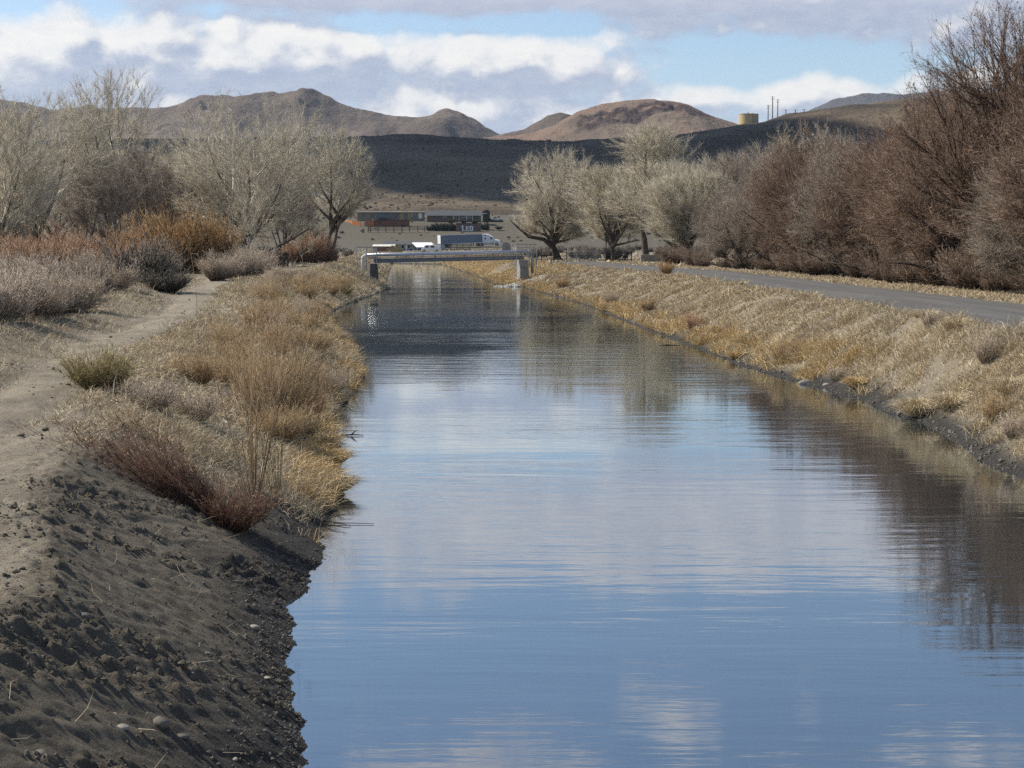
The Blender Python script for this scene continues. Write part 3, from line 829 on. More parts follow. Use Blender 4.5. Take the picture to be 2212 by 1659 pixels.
# the thicket left of the dirt track
def vat(u, Y): return (u - D_CX) / D_F * Y
pts = []
def spaced(x, y, r):
    if any((x - a) ** 2 + (y - b) ** 2 < r * r for a, b in pts): return False
    pts.append((x, y)); return True
tries = 0
NB = 0
while NB < 250 and tries < 6000:
    tries += 1
    Y = 44 * (190 / 44) ** (rnd.random() ** .9)
    u = rnd.uniform(-200, 575)
    x = vat(u, Y)
    xl = float(edges(np.array([Y]))[0][0])
    if xl - x < wlf(Y) + 5.0 + .035 * max(0, Y - 60): continue
    if not spaced(x, Y, 1.0 + .005 * Y): continue
    sc = rnd.uniform(.72, 1.32) * (1 + .0030 * Y)
    f = fbm(np.array([x * .09]), np.array([Y * .06]), 77, 2)[0]
    if NB % 7 == 3:
        darkb.place(x, Y, sc * .95, "dusky dark brush among the grey brush left of the track", "bush", "dusky brush in the left thicket", rnd)
    elif Y > 84 and f > -.05 and u < 330:
        rust.place(x, Y, sc * 1.15, "rusty brown willow clump in the thicket left of the dirt track", "bush", "rusty willow clumps in the left thicket", rnd)
    else:
        brush.place(x, Y, sc, "grey brown leafless brush in the thicket left of the dirt track", "bush", "grey brush in the left thicket", rnd)
    NB += 1
for u, v, s, sz in [(300, 560, 3.6, 4.4), (355, 560, 4.0, 5.4), (415, 560, 4.2, 5.6), (465, 560, 3.6, 5.0), (260, 560, 2.8, 3.4)]:
    Y = 128 + (u % 7)
    amber.place(vat(u, Y), Y, s * .72, "tall amber willow clump below the bare cottonwoods", "bush", "amber willows below the cottonwoods", rnd, sz=sz * .66)
x = vat(300, 77); darkb.place(x, 78, 2.15, "dark shaded brush clump standing at the bend of the track", "bush", None, rnd, sz=1.9)
x = vat(360, 76); darkb.place(x, 76, 1.4, "low dark brush leaning over the dirt beside the track", "bush", None, rnd, sz=1.0)
for u, v, s in [(648, 548, 2.0), (675, 548, 2.4), (700, 550, 2.1), (718, 552, 1.3), (625, 546, 1.6)]:
    Y = 205 + (u % 9); rust.place(vat(u, Y), Y, s * 1.1, "reddish willow patch at the foot of the three trunked tree", "bush", "reddish willows by the three trunked tree", rnd)
for u, Y, s in [(470, 108, 1.5), (520, 118, 1.6), (545, 128, 1.9), (500, 112, 1.1), (575, 150, 1.4)]:
    brush.place(vat(u, Y), Y, s, "grey brush at the edge of the track before the cottonwoods", "bush", "grey brush at the track edge", rnd)

# single shrubs of the near bank, each grown for itself
def single(name, args, mat_, u, v, label, cat='bush', z=None, Y=None, kw=None, rz=0, tilt=(0, 0), dz=0.0):
    o = proto(name, args, mat_, **(kw or {}))
    if Y is None:
        p = at_z(u, v, z)
        for _ in range(12): p = at_z(u, v, gz(p.x, p.y) * .5 + p.z * .5)
    else: p = at_y(u, v, Y)
    put(o, p.x, p.y, 1, rz, label, cat, None, True, dz, tilt=tilt)
    return o
single("red_willow_shrub", (101, 2.25, 1.55, 420, 5, .0036), M_RED, 470, 1118, "dark red leafless willow leaning left over the raw earth bank", z=.9, kw=dict(open_=.55, tl=.30, tmu=.38, lean=(-1.75, .5), base=.13, sub=1))
single("red_willow_shrub", (102, .72, .62, 190, 6, .0038), M_RED, 498, 1140, "low wine red twiggy shrub spreading towards the water below the leaning willow", z=.5, kw=dict(open_=1.0, tl=.5, tmu=.6, lean=(.45, .0), base=.25, sub=1))
single("brown_willow_shrub", (103, 1.25, 1.95, 260, 9, .0038), M_TANB, 600, 925, "feathery tan shrub rising above the tall wands by the water", z=.9, kw=dict(open_=.75, tl=.4, tmu=.45, sub=2))
single("brown_willow_shrub", (104, .8, .8, 170, 8, .0040), M_RUST, 668, 905, "rust brown shrub at the waterline of the near bank", z=.5, kw=dict(open_=.9, tl=.4, tmu=.45, sub=1))
single("sage_shrub", (105, .82, .72, 330, 10, .0046), M_SAGE, 215, 842, "olive and orange sagebrush beside the dirt track", z=2, kw=dict(open_=1.25, tl=.36, tmu=.58, sub=3))
single("sage_shrub", (106, .7, .42, 120, 9, .0050), M_LAV, 330, 880, "low grey sagebrush between the olive one and the dry grass", z=1.8, kw=dict(open_=1, tl=.4, tmu=.45, sub=1))
single("sage_shrub", (107, .8, .5, 130, 9, .0048), M_LAV, 420, 905, "grey twiggy brush half buried in grass on the near bank", z=1.4, kw=dict(open_=1, tl=.4, tmu=.5, sub=1))
for i, (u, v, r, h, m_, lab) in enumerate([(560, 720, .9, 1.1, M_TANB, "tan feathery brush crowning the bank beside the track bend"), (500, 770, 1.0, 1.0, M_TANB, "straw coloured brush below the bank crest near the slender saplings"),
        (640, 760, .8, .9, M_TANB, "tan brush near the water below the bank crest"), (690, 700, .9, .9, M_TANB, "dry tan brush above the undercut bank"), (740, 740, .45, .55, M_LAV, "small grey twig bush reaching out over the water"),
        (610, 660, 1.0, .9, M_SAGE, "ochre brush on the second bank rise by the track"), (700, 620, 1.5, 1.1, M_TANB, "broad tan brush on the bank before the pipe bridge"), (745, 640, 1.2, 1.0, M_SAGE, "ochre brush low on the bank before the pipe bridge")]):
    single("bank_brush", (120 + i, r, h, 150, 8, .0048 + .0012 * (v < 730)), m_, u, v, lab, z=1.5, kw=dict(open_=.9, tl=.42, tmu=.52, sub=1))
mound = Kind("bank_brush", [M_TANB, M_TANB, M_LAV], [((s + 70, 1.0, 1.0, 190, 8, .0050), dict(sub=2, tmu=.56, open_=.95, tl=.42)) for s in range(3)])
for i in range(46):
    Y = 33 * (146 / 33) ** ((i + rnd.random()) / 46)
    xl = edges(np.array([Y]))[0][0]; d = rnd.uniform(.5, float(wlf(Y)) - .9)
    s = rnd.uniform(.5, 1.0) * (.75 + .0045 * Y)
    mound.place(xl - d, Y, s, "rounded tan brush among the tall grass of the near bank", "bush", "tan brush on the near bank", rnd, which=i % 7 % 3)
for i in range(12):
    Y = 424 + rnd.uniform(0, 5); mound.place(vat(820 + 13 * i, Y), Y, rnd.uniform(.5, .8), "dark brush on the bank where the canal bends out of sight", "bush", "dark brush at the far canal bend", rnd, which=2)
mound.done()
# shrubs and bunch grass clumps of the right bank
for i, (u, v, r, h, m_, cat, lab) in enumerate([(1690, 785, .62, .95, M_TANB, 'bush', "fan of tan stems by the water with a green heart"), (1500, 712, .9, .75, M_RUST, 'bush', "rust brown clump on the waterside of the middle bank"),
        (1400, 672, .9, .8, M_TANB, 'bush', "pale brown twig bush high on the middle bank"), (1810, 800, .5, .45, M_LAV, 'bush', "small grey brush between the stone and the orange tussock"), (2130, 825, .45, .95, M_LAV, 'bush', "thin grey upright bush with bare whips on the bank"),
        (2010, 790, .5, .5, M_LAV, 'bush', "grey brush above the big tussock"), (2190, 945, .4, .5, M_LAV, 'bush', "bare grey bush on the stony shore"), (2150, 905, .42, .85, M_TANB, 'bush', "tall golden brown bush behind the bare grey one"),
        (1440, 592, 1.0, 1.0, M_AMBER, 'bush', "amber bush beside the road verge where the asphalt bends"), (1215, 622, 1.3, .9, M_AMBER, 'bush', "amber brown clump on the bank beside the stone riprap"), (1320, 655, 1.1, .8, M_LAV, 'bush', "mauve brown brush on the far part of the bank")]):
    single("bank_shrub", (140 + i, r, h, 110 if v > 700 else 150, 7, .0042 + .0016 * (v < 800)), m_, u, v, lab, cat, z=.9, kw=dict(open_=.75, tl=.4, tmu=.5, sub=1))
def tussock(u, v, L, n, label, mat_, seed, z=.4, droop=.9, r=.16):
    p = at_z(u, v, z)
    for _ in range(12): p = at_z(u, v, gz(p.x, p.y) * .5 + p.z * .5)
    rng = np.random.default_rng(seed)
    th = rng.uniform(0, 6.28, n); q = np.sqrt(rng.random(n))
    P = np.stack([np.cos(th) * q * r, np.sin(th) * q * r, -.03 + 0 * q], 1)
    D = nrm(np.stack([np.cos(th) * q * .9, np.sin(th) * q * .9, np.ones(n) * .9], 1) + rng.normal(size=(n, 3)) * .15)
    dr = np.stack([np.cos(th), np.sin(th), -np.ones(n) * droop * rng.uniform(.5, 1.6, n)], 1)
    V, F4, F3, T = blade_mesh(P, D, L * rng.uniform(.6, 1.2, n), .0055 * rng.uniform(.6, 1.4, n), np.clip(rng.normal(.6, .2, n), 0, 1), dr, rng)
    o = mesh_np("bunch_grass", V, [F4, F3], mat_, attrs={'tint': T})
    o.location = (p.x, p.y, gz(p.x, p.y))
    tag(o, label, 'grass clump')
tussock(1590, 775, .62, 700, "golden tussock at the water where the mud strip starts", M_GOLD, 201)
tussock(1850, 835, .55, 900, "orange tussock on the mud shore past the pale stone", M_GOLD, 202)
tussock(1985, 895, .8, 1400, "largest golden tussock drooping over the notch in the shore", M_GRASS, 203, r=.3)
tussock(2060, 880, .7, 1000, "pale straw tussock uphill of the largest golden one", M_GRASS, 204, r=.3)
tussock(2185, 850, .6, 900, "straw tussock below the thin whips on the right bank", M_GRASS, 205, r=.3)
tussock(2065, 700, .55, 700, "pale bunch grass sticking up at the road edge", M_GRASS, 206, z=2.1, r=.3)
tussock(2000, 695, .5, 600, "bunch grass at the road edge beside the taller pale one", M_GRASS, 207, z=2.1, r=.3)
tussock(710, 1000, .55, 900, "golden tussock hanging over the near bank water's edge", M_GOLD, 208, r=.25)
tussock(690, 960, .5, 700, "orange brown tussock above the golden one on the near bank", M_GOLD, 209, r=.25)
tussock(720, 1055, .5, 800, "straw tussock trailing in the water of the near bank", M_GRASS, 210, r=.25)

# slender saplings: a few long wands with side twigs
def sapling(u, v, H, wands, spread_, label, seed, mat_, w=.0075, z=.8, twigs=10, Y=None, lean=(0, 0)):
    rng = np.random.default_rng(seed)
    if Y is None:
        p = at_z(u, v, z)
        for _ in range(12): p = at_z(u, v, gz(p.x, p.y) * .5 + p.z * .5)
    else: p = Vector((vat(u, Y), Y, 0))
    n = wands
    th = rng.uniform(0, 6.28, n); q = rng.random(n)
    P = np.stack([np.cos(th) * q * spread_ * .3, np.sin(th) * q * spread_ * .3, -.05 + 0 * q], 1)
    D = np.stack([np.cos(th) * q * spread_ + lean[0], np.sin(th) * q * spread_ + lean[1], np.ones(n)], 1)
    Ln = H * rng.uniform(.65, 1.05, n)
    V, F4, F3, T, mid, tip = spikes(P, D, Ln, w * rng.uniform(.7, 1.3, n), rng.uniform(.1, .45, n), rng.normal(size=(n, 3)) * .13, 4, rng)
    base = join([(V, F4, F3, T)])
    k = n * twigs; idx = np.repeat(np.arange(n), twigs); s = rng.uniform(.3, .98, k)
    Pt = np.where((s < .5)[:, None], P[idx] + (mid - P)[idx] * (s * 2)[:, None], mid[idx] + (tip - mid)[idx] * ((s - .5) * 2)[:, None])
    Dt = nrm(D[idx]) + rng.normal(size=(k, 3)) * .35 + np.array([0, 0, .25])
    Lt = Ln[idx] * .34 * rng.uniform(.3, 1.1, k)
    V, F4, F3, T, _, _ = spikes(Pt, Dt, Lt, w * .45 * np.ones(k), np.clip(rng.normal(.5, .2, k), 0, 1), None, 3, rng)
    b1 = (base[0], base[1][0], base[1][1], base[2])
    V, F, T = join([b1, (V, F4, F3, T)])
    o = mesh_np("willow_sapling", V, F, mat_, attrs={'tint': T}); o.location = (p.x, p.y, gz(p.x, p.y)); tag(o, label, 'sapling')
sapling(548, 1075, 2.75, 15, .34, "tall clump of bare tan wands rising behind the red willow", 301, M_TANB, .0085, 1.0)
sapling(600, 1072, 1.75, 8, .55, "open fan of dark bare stems nearest the water", 302, M_SAGE, .008, .7, 6)
sapling(598, 800, 2.2, 8, .22, "slender reddish saplings standing in the straw brush", 303, M_RUST, .011, 1.0)
sapling(578, 745, 2.0, 5, .2, "pair of thin reddish saplings at the bank crest", 304, M_RUST, .011, 1.5)
sapling(2128, 800, 1.5, 6, .3, "bare thin whips on the right bank above the straw tussock", 305, M_RUST, .007, 1.4)

# ---------------------------------------------------------------- trees without leaves
M_BARK = mat("bark", (.115, .095, .075), .95, .45, 4.0, spec=.1, bump=.5, bscale=14)
M_BARKP = mat("pale_bark", (.40, .37, .32), .9, .35, 3.0, spec=.1)
M_BARKD = mat("dark_bark", (.075, .062, .052), .95, .45, 4.0, spec=.1)
M_TWIG = tint_mat("cottonwood_twigs", [(0, (.15, .127, .09)), (.35, (.32, .28, .207)), (.7, (.50, .45, .345)), (1, (.74, .69, .56))])
M_TWIGD = tint_mat("brown_twigs", [(0, (.04, .027, .02)), (.35, (.112, .074, .052)), (.7, (.222, .150, .106)), (1, (.50, .395, .30))])
M_TWIGG = tint_mat("grey_twigs", [(0, (.09, .072, .055)), (.35, (.19, .152, .118)), (.7, (.32, .265, .21)), (1, (.54, .47, .39))])
M_LEAF = tint_mat("dead_leaves", [(0, (.10, .04, .022)), (.5, (.20, .085, .045)), (1, (.30, .15, .08))])
def bare_tree(seed, H, Rr, cb, tr, limbs=5, kid=(7, 7, 6), trunks=1, flat=1.0, twig=8, sub=2, tw=.011, tl=1.0, up=.10, mats=None, spreadl=.85, leaves=0, leafsize=.05, low=0, wig=.13, tmu=.52, droop=0.0, env_low=1.0, lean=0.0, btint=.10, rnds=.31, rk=.028):
    """an open branching tree: trunk and limbs in one mesh, the finer crown in another"""
    rn = random.Random(seed); rng = np.random.default_rng(seed)
    cz, ch = (cb + H) / 2, (H - cb) / 2
    def room(p, d):
        # distance from p to the crown's outline along d
        lob = 1 + .14 * math.sin(3 * math.atan2(p.y, p.x) + seed) + .10 * math.sin(5 * math.atan2(d.y, d.x) + 2 * seed)
        ax, az = Rr * lob, ch * (1.0 if d.z > 0 else env_low)
        q = Vector((p.x / ax, p.y / ax, (p.z - cz) / az)); e = Vector((d.x / ax, d.y / ax, d.z / az))
        A, B, C = e.dot(e), q.dot(e), q.dot(q) - 1
        disc = B * B - A * C
        if disc <= 0: return 0.0
        return max(0.0, (-B + math.sqrt(disc)) / A)
    segs = []            # (points, radii, level)
    fine = []            # points and directions twigs grow from
    ns = (7, 7, 5, 4)
    def grow(p, d, L, r, lv):
        pts, n = [p.copy()], ns[min(lv, 3)]
        dirs = []
        for i in range(n):
            d = (d + Vector((rn.gauss(0, wig), rn.gauss(0, wig), rn.gauss(0, wig * .7) + up - droop * (lv >= 2)))).normalized()
            p = p + d * (L / n); pts.append(p.copy()); dirs.append(d.copy())
        rad = [max(r * (1 - .72 * i / n), .008) for i in range(n + 1)]
        segs.append((pts, rad, lv))
        if lv >= 3:
            for i in range(1, n + 1): fine.append((pts[i], dirs[i - 1], L))
            return
        if lv >= 1:
            for i in range(2, n + 1): 
                if rn.random() < .6: fine.append((pts[i], dirs[i - 1], L * .5))
        nk = kid[min(lv - 1, 2)] if lv else limbs
        a0 = rn.uniform(0, 6.28)
        for k in range(nk):
            t = 1.0 if k == 0 and lv else rn.uniform(.25, 1.0) if lv else rn.uniform(.62, 1.0)
            x = t * n; i = min(int(x), n - 1); q = pts[i].lerp(pts[i + 1], x - i); dd = dirs[i]
            ax = dd.orthogonal().normalized(); ax.rotate(Quaternion(dd, a0 + k * 2.4 + rn.uniform(-.5, .5)))
            ang = (.12 + 1.0 * (k + rn.random()) / nk) * spreadl if lv == 0 else rn.uniform(.15, .4) if k == 0 else rn.uniform(.4, .95)
            nd = dd.copy(); nd.rotate(Quaternion(ax, ang))
            if lv >= 1 and nd.z < -.1: nd.z *= .3; nd.normalize()
            rm = room(q, nd)
            Lk = min(L * rn.uniform(.55, .95) if lv else 1e9, rm * (rn.uniform(.50, .72), rn.uniform(.6, .85), rn.uniform(.75, 1.0))[lv])
            if Lk < .35: continue
            rr = max(.010, min(rad[i] * rn.uniform(.45, .70), .014 + Lk * rk))
            if lv == 0: rr = tr * rn.uniform(.42, .6)
            grow(q, nd, Lk, rr, lv + 1)
    for k in range(trunks):
        a = rn.uniform(0, 6.28) if trunks > 1 else 0
        off = .45 * trunks * .4 if trunks > 1 else 0
        d0 = Vector((math.cos(a + k * 2.2) * .22 * (trunks > 1) + lean, math.sin(a + k * 2.2) * .22 * (trunks > 1), 1)).normalized()
        grow(Vector((math.cos(a + k * 2.2) * off, math.sin(a + k * 2.2) * off, -.25)), d0, max(cb * 1.02, H * .22) * rn.uniform(.9, 1.1) + .25, tr * (1 if trunks == 1 else .7), 0)
    for k in range(low):   # low limbs sweeping out under the crown
        a = rn.uniform(0, 6.28); 
        grow(Vector((0, 0, cb * .35)), Vector((math.cos(a), math.sin(a), .35)).normalized(), Rr * .85, tr * .4, 1)
    mbT = MB()
    cP, parts = [], []
    for pts, rad, lv in segs:
        if lv <= 1: mbT.tube(pts, rad, 7 if lv == 0 else 5, cap=False)
        else:
            k = len(pts) - 1
            P = np.array([tuple(p) for p in pts[:-1]]); D = np.array([tuple(b - a) for a, b in zip(pts[:-1], pts[1:])])
            cP.append((P, D, np.linalg.norm(D, axis=1) * 1.9, np.array(rad[:-1])))
    P = np.concatenate([c[0] for c in cP]); D = np.concatenate([c[1] for c in cP]); Ls = np.concatenate([c[2] for c in cP]); Ws = np.concatenate([c[3] for c in cP])
    V, F4, F3, T, _, _ = spikes(P, D, Ls, np.maximum(Ws, tw), np.clip(rng.normal(tmu + btint, .16, len(P)), 0, 1), 0 * P, 3, rng)
    parts.append((V, F4, F3, T))
    FP = np.array([tuple(f[0]) for f in fine]); FD = np.array([tuple(f[1]) for f in fine])
    idx = np.repeat(np.arange(len(FP)), twig); k = len(idx)
    D1 = FD[idx] + rng.normal(size=(k, 3)) * rnds + np.array([0, 0, .05 - droop * 2])
    L1 = tl * rng.uniform(.4, 1.15, k)
    P1 = FP[idx] + rng.normal(size=(k, 3)) * .05
    t1 = np.clip(rng.normal(tmu, .16, k), 0, 1)
    V, F4, F3, T, mid, tip = spikes(P1, D1, L1, tw * np.ones(k), t1, None, 3, rng)
    parts.append((V, F4, F3, T))
    if sub:
        id2 = np.repeat(np.arange(k), sub); kk = len(id2)
        P2 = P1[id2] + (tip - P1)[id2] * rng.uniform(.25, .95, (kk, 1))
        D2 = nrm(D1[id2]) + rng.normal(size=(kk, 3)) * rnds * 1.1 + np.array([0, 0, .04 - droop])
        V, F4, F3, T, _, _ = spikes(P2, D2, L1[id2] * rng.uniform(.35, .8, kk), tw * .7 * np.ones(kk), np.clip(t1[id2] + rng.normal(.1, .12, kk), 0, 1), None, 3, rng)
        parts.append((V, F4, F3, T))
    crown = join(parts)
    lv_ = None
    if leaves:
        li = rng.integers(0, k, leaves)
        LP = P1[li] + (tip - P1)[li] * rng.uniform(.3, 1.0, (leaves, 1))
        LD = nrm(rng.normal(size=(leaves, 3)) + np.array([0, 0, -.6]))
        V, F4, F3, T = blade_mesh(LP, LD, leafsize * rng.uniform(.7, 1.6, leaves), leafsize * .45 * np.ones(leaves), rng.random(leaves), rng.normal(size=(leaves, 3)) * .8, rng)
        lv_ = (V, [F4, F3], T)
    return mbT, crown, lv_
def tree_proto(name, bark, twigm, *a, **kw):
    mbT, crown, lf = bare_tree(*a, **kw)
    r = empty(name, (0, 0, 0))
    mbT.build("trunk", bark, r, smooth=True)
    mesh_np("crown", crown[0], crown[1], twigm, attrs={'tint': crown[2]}, parent=r)
    if lf: mesh_np("leaves", lf[0], lf[1], M_LEAF, attrs={'tint': lf[2]}, parent=r)
    return r
def stand(r, x, y, label, cat='tree', group=None, s=1.0, rz=0.0, sz=None, new=False):
    c = copy_tree(r) if new else r
    c.location = (x, y, gz(x, y) - .05); c.scale = (s, s, sz or s); c.rotation_euler = (0, 0, rz)
    return tag(c, label, cat, group)
CW = "bare_cottonwood"
# left of the canal
t = tree_proto(CW, M_BARK, M_TWIG, 11, 14.6, 6.4, 2.2, .38, 8, (7, 7, 6), low=1, tw=.0115, twig=6, sub=1, rnds=.27, tl=1.04, tmu=.60, up=.034, spreadl=1.1)
stand(t, vat(105, 142), 142, "pale bare cottonwood with forked dark trunk at the thicket's left")
TA = t
t = tree_proto(CW, M_BARK, M_TWIG, 12, 26.5, 8.0, 10.5, .46, 8, (7, 7, 6), tw=.014, twig=6, sub=1, rnds=.27, tl=1.59, tmu=.60, up=.05, wig=.10)
stand(t, vat(262, 236), 236, "tallest bare cottonwood whose airy crown tops the distant ridge")
TB = t
t = tree_proto(CW, M_BARK, M_TWIG, 13, 18.6, 9.6, 2.2, .46, 10, (8, 7, 6), tw=.0115, twig=6, sub=1, rnds=.27, tl=1.22, tmu=.60, up=.034, low=2, spreadl=1.15)
stand(t, vat(540, 182), 182, "broadest bare cottonwood with dense fan crown and low limbs")
TC = t
t = tree_proto(CW, M_BARK, M_TWIG, 14, 18.0, 6.2, 5.6, .42, 5, (8, 7, 6), trunks=3, tw=.0125, twig=6, sub=1, rnds=.27, tl=1.22, tmu=.60, up=.034, spreadl=1.1)
stand(t, vat(702, 228), 228, "three trunked cottonwood with umbrella crown by the far meadow")
TD = t
t = tree_proto("bare_brown_tree", M_BARKD, M_TWIGG, 15, 13.2, 5.6, 2.4, .28, 6, (7, 7, 6), trunks=2, tw=.012, twig=7, sub=2, tl=.95, up=.034)
stand(t, vat(318, 196), 196, "grey brown bare tree under the tallest cottonwood's crown")
TE = t
stand(TE, vat(425, 205), 205, "dusky bare tree left of the broadest cottonwood", new=True, s=1.05, rz=2.2)
stand(TE, vat(218, 176), 176, "brownish bare tree right of the forked cottonwood", new=True, s=.86, rz=4.0)
stand(TA, vat(-40, 128), 128, "pale bare cottonwood cut off by the picture's left edge", new=True, s=1.0, rz=2.5)
stand(TA, vat(0, 205), 205, "pale cottonwood behind the forked one and its cut off neighbour", new=True, s=1.15, rz=4.4)
stand(TC, vat(130, 232), 232, "wide pale cottonwood crown seen behind the forked tree", new=True, s=1.0, rz=1.1)
stand(TE, vat(610, 215), 215, "grey bare tree between the broadest and the three trunked cottonwoods", new=True, s=.82, rz=5.3)
stand(TC, vat(420, 262), 262, "hazy pale cottonwood rearmost behind the amber willows", new=True, s=1.05, rz=3.3)
stand(TE, vat(-120, 190), 190, "dusky bare tree beyond the left picture edge", new=True, s=1.0, rz=.3)
stand(TA, vat(655, 262), 262, "small pale bare tree peeping left of the three trunks", new=True, s=.95, rz=3.6)
t = tree_proto("white_sapling_tree", M_BARKP, M_TWIG, 16, 8.6, 2.4, 1.8, .09, 5, (5, 4, 4), tw=.011, twig=3, sub=1, tl=.7, up=.05)
stand(t, vat(547, 166), 166, "slim white stemmed tree in front of the broadest cottonwood")
stand(t, vat(655, 190), 190, "slim white stemmed tree beside the reddish willow patch", new=True, s=.7, rz=2.0)
# right of the canal, by the gate
t = tree_proto(CW, M_BARK, M_TWIG, 21, 16.6, 6.2, 2.6, .50, 12, (8, 7, 6), tw=.0125, twig=6, sub=1, rnds=.27, tl=1.16, up=.034, spreadl=1.1, tmu=.58)
stand(t, vat(1200, 262), 262, "round headed cottonwood beside the pipe bridge with leaning trunk", s=1.14, sz=1.04)
mb = MB()   # its low limb, sweeping left
mb.tube([(.6, -.6, -.2), (-.2, -.7, 1.8), (-1.6, -.8, 3.1), (-3.6, -.7, 3.5), (-5.0, -.6, 4.8), (-6.2, -.5, 6.0)], [.42, .36, .30, .24, .16, .06], 7)
mb.tube([(-3.6, -.7, 3.5), (-3.0, -.6, 4.6), (-2.6, -.5, 6.0)], [.14, .10, .05], 6)
mb.build("low_limb", M_BARKD, t, smooth=True)
t = tree_proto(CW, M_BARK, M_TWIG, 22, 18.4, 6.4, 10.4, .46, 10, (8, 7, 6), tw=.0125, twig=6, sub=1, rnds=.27, tl=1.16, up=.03, spreadl=1.25, tmu=.6, lean=-.12)
stand(t, vat(1396, 234), 234, "two tiered cottonwood whose flat upper crown stands above the gate", s=1.12, sz=1.0)
t2 = tree_proto(CW, M_BARK, M_TWIG, 23, 11.6, 6.9, 2.4, .40, 8, (8, 7, 6), trunks=2, tw=.0125, twig=6, sub=1, rnds=.27, tl=1.10, up=.03, spreadl=1.15, tmu=.56)
stand(t2, vat(1442, 228), 228, "low spreading cottonwood filling the space behind the pipe gate", s=1.12)
stand(t2, vat(1322, 246), 246, "low pale cottonwood behind the gate nearest the round headed one", new=True, s=1.14, rz=2.0)
stand(TD, vat(1530, 250), 250, "pale cottonwood behind the utility pole", new=True, s=.86, rz=1.0)
stand(t2, vat(1500, 205), 205, "low pale cottonwood right of the utility pole", new=True, s=.92, rz=4.2)
stand(TE, vat(1580, 215), 215, "grey bare tree where the thicket meets the cottonwoods", new=True, s=1.0, rz=.7)
stand(TE, vat(1655, 225), 225, "grey bare tree behind the first brown ones of the roadside thicket", new=True, s=1.15, rz=2.9)
stand(TC, vat(1735, 265), 265, "pale cottonwood crown showing over the roadside thicket", new=True, s=1.12, rz=5.0)
stand(TE, vat(1790, 240), 240, "grey bare tree behind the middle of the roadside thicket", new=True, s=1.25, rz=4.4)
# the brown roadside thicket
BT = "brown_tree"
protoB = [tree_proto(BT, M_BARKD, M_TWIGD, 31, 10.0, 5.0, .8, .32, 6, (7, 7, 6), trunks=3, tw=.0075, twig=4, rk=.040, btint=-.34, rnds=.45, sub=2, tl=.75, up=.03, leaves=3600, leafsize=.07, spreadl=1.2, low=2),
          tree_proto(BT, M_BARKD, M_TWIGD, 32, 8.5, 4.6, .6, .28, 6, (7, 7, 6), trunks=3, tw=.0075, twig=4, rk=.040, btint=-.34, rnds=.45, sub=2, tl=.75, up=.02, leaves=2400, leafsize=.07, spreadl=1.25, low=2),
          tree_proto(BT, M_BARKD, M_TWIGG, 33, 9.0, 4.8, .8, .28, 6, (7, 7, 6), trunks=3, tw=.0075, twig=4, rk=.040, btint=-.34, rnds=.45, sub=2, tl=.75, up=.02, leaves=900, leafsize=.06, spreadl=1.25, low=2)]
bigB = tree_proto(BT, M_BARKD, M_TWIGD, 34, 14.4, 7.4, 2.2, .55, 9, (8, 7, 6), trunks=2, tw=.0070, twig=4, rk=.040, btint=-.34, rnds=.45, sub=2, tl=.8, up=.045, leaves=7000, leafsize=.075, spreadl=1.15, low=3)
stand(bigB, vat(2175, 84) + 1.5, 86, "tallest brown tree of the roadside thicket with clinging dead leaves")
stand(bigB, vat(2420, 88), 90, "big brown tree at the right picture edge behind the tallest one", new=True, s=.95, rz=2.2)
# (u, Y, behind-the-road offset, kind, scale)
TH = [(2260, 66, 1, 1.0), (2080, 78, 2, .92), (1975, 92, 0, 1.02), (1905, 100, 1, 1.0), (1840, 112, 0, 1.05), (1760, 122, 2, 1.0), (1700, 134, 0, .95), (1640, 148, 1, .95), (1590, 162, 2, .95), (1545, 176, 2, .85),
      (2040, 104, 0, 1.12), (1940, 120, 0, 1.12), (1860, 136, 0, 1.1), (1780, 150, 0, 1.12), (1700, 168, 2, 1.1), (1630, 186, 2, 1.05), (2140, 112, 0, 1.2), (2230, 100, 0, 1.1), (2010, 138, 0, 1.2), (1920, 158, 1, 1.25), (1830, 178, 0, 1.3),
      (2300, 82, 0, 1.2), (2420, 70, 1, 1.2), (1740, 196, 0, 1.3), (2110, 150, 0, 1.25)]
usedB = [False] * 3
for i, (u, Y, k, s) in enumerate(TH):
    stand(protoB[k], max(vat(u, Y), road_edges(np.array([Y]))[1][0] + 4.4), Y, "brown leafless tree in the dense thicket along the road" if k < 2 else "greyish leafless tree in the dense thicket along the road", 'tree',
          "brown trees of the roadside thicket" if k < 2 else "greyish trees of the roadside thicket", s * rnd.uniform(.82, 1.14), rnd.uniform(0, 6.28), s * rnd.uniform(.85, 1.22), new=usedB[k])
    usedB[k] = True
M_UNDER = tint_mat("brown_brush", [(0, (.03, .021, .016)), (.35, (.088, .06, .043)), (.7, (.19, .135, .098)), (1, (.45, .36, .28))])
under = Kind("roadside_brush", [M_UNDER], [((s + 60, 1.1, 1.1, 200, 8, .0075), dict(sub=2, tmu=.5, open_=1.1, tl=.5)) for s in range(4)])
for i in range(40):
    Y = 62 * (205 / 62) ** ((i + rnd.random() * .9) / 40)
    x = road_edges(np.array([Y]))[1][0] + rnd.uniform(2.6, 5.0)
    under.place(x, Y, rnd.uniform(.75, 2.0), "tangled brown brush at the foot of the roadside thicket", "bush", "brown brush edging the roadside thicket", rnd)
mead = Kind("meadow_brush", [M_GREYG], [((s + 80, 1.1, .9, 160, 7, .016), dict(sub=1, tmu=.55, open_=1.1, tl=.5)) for s in range(2)])
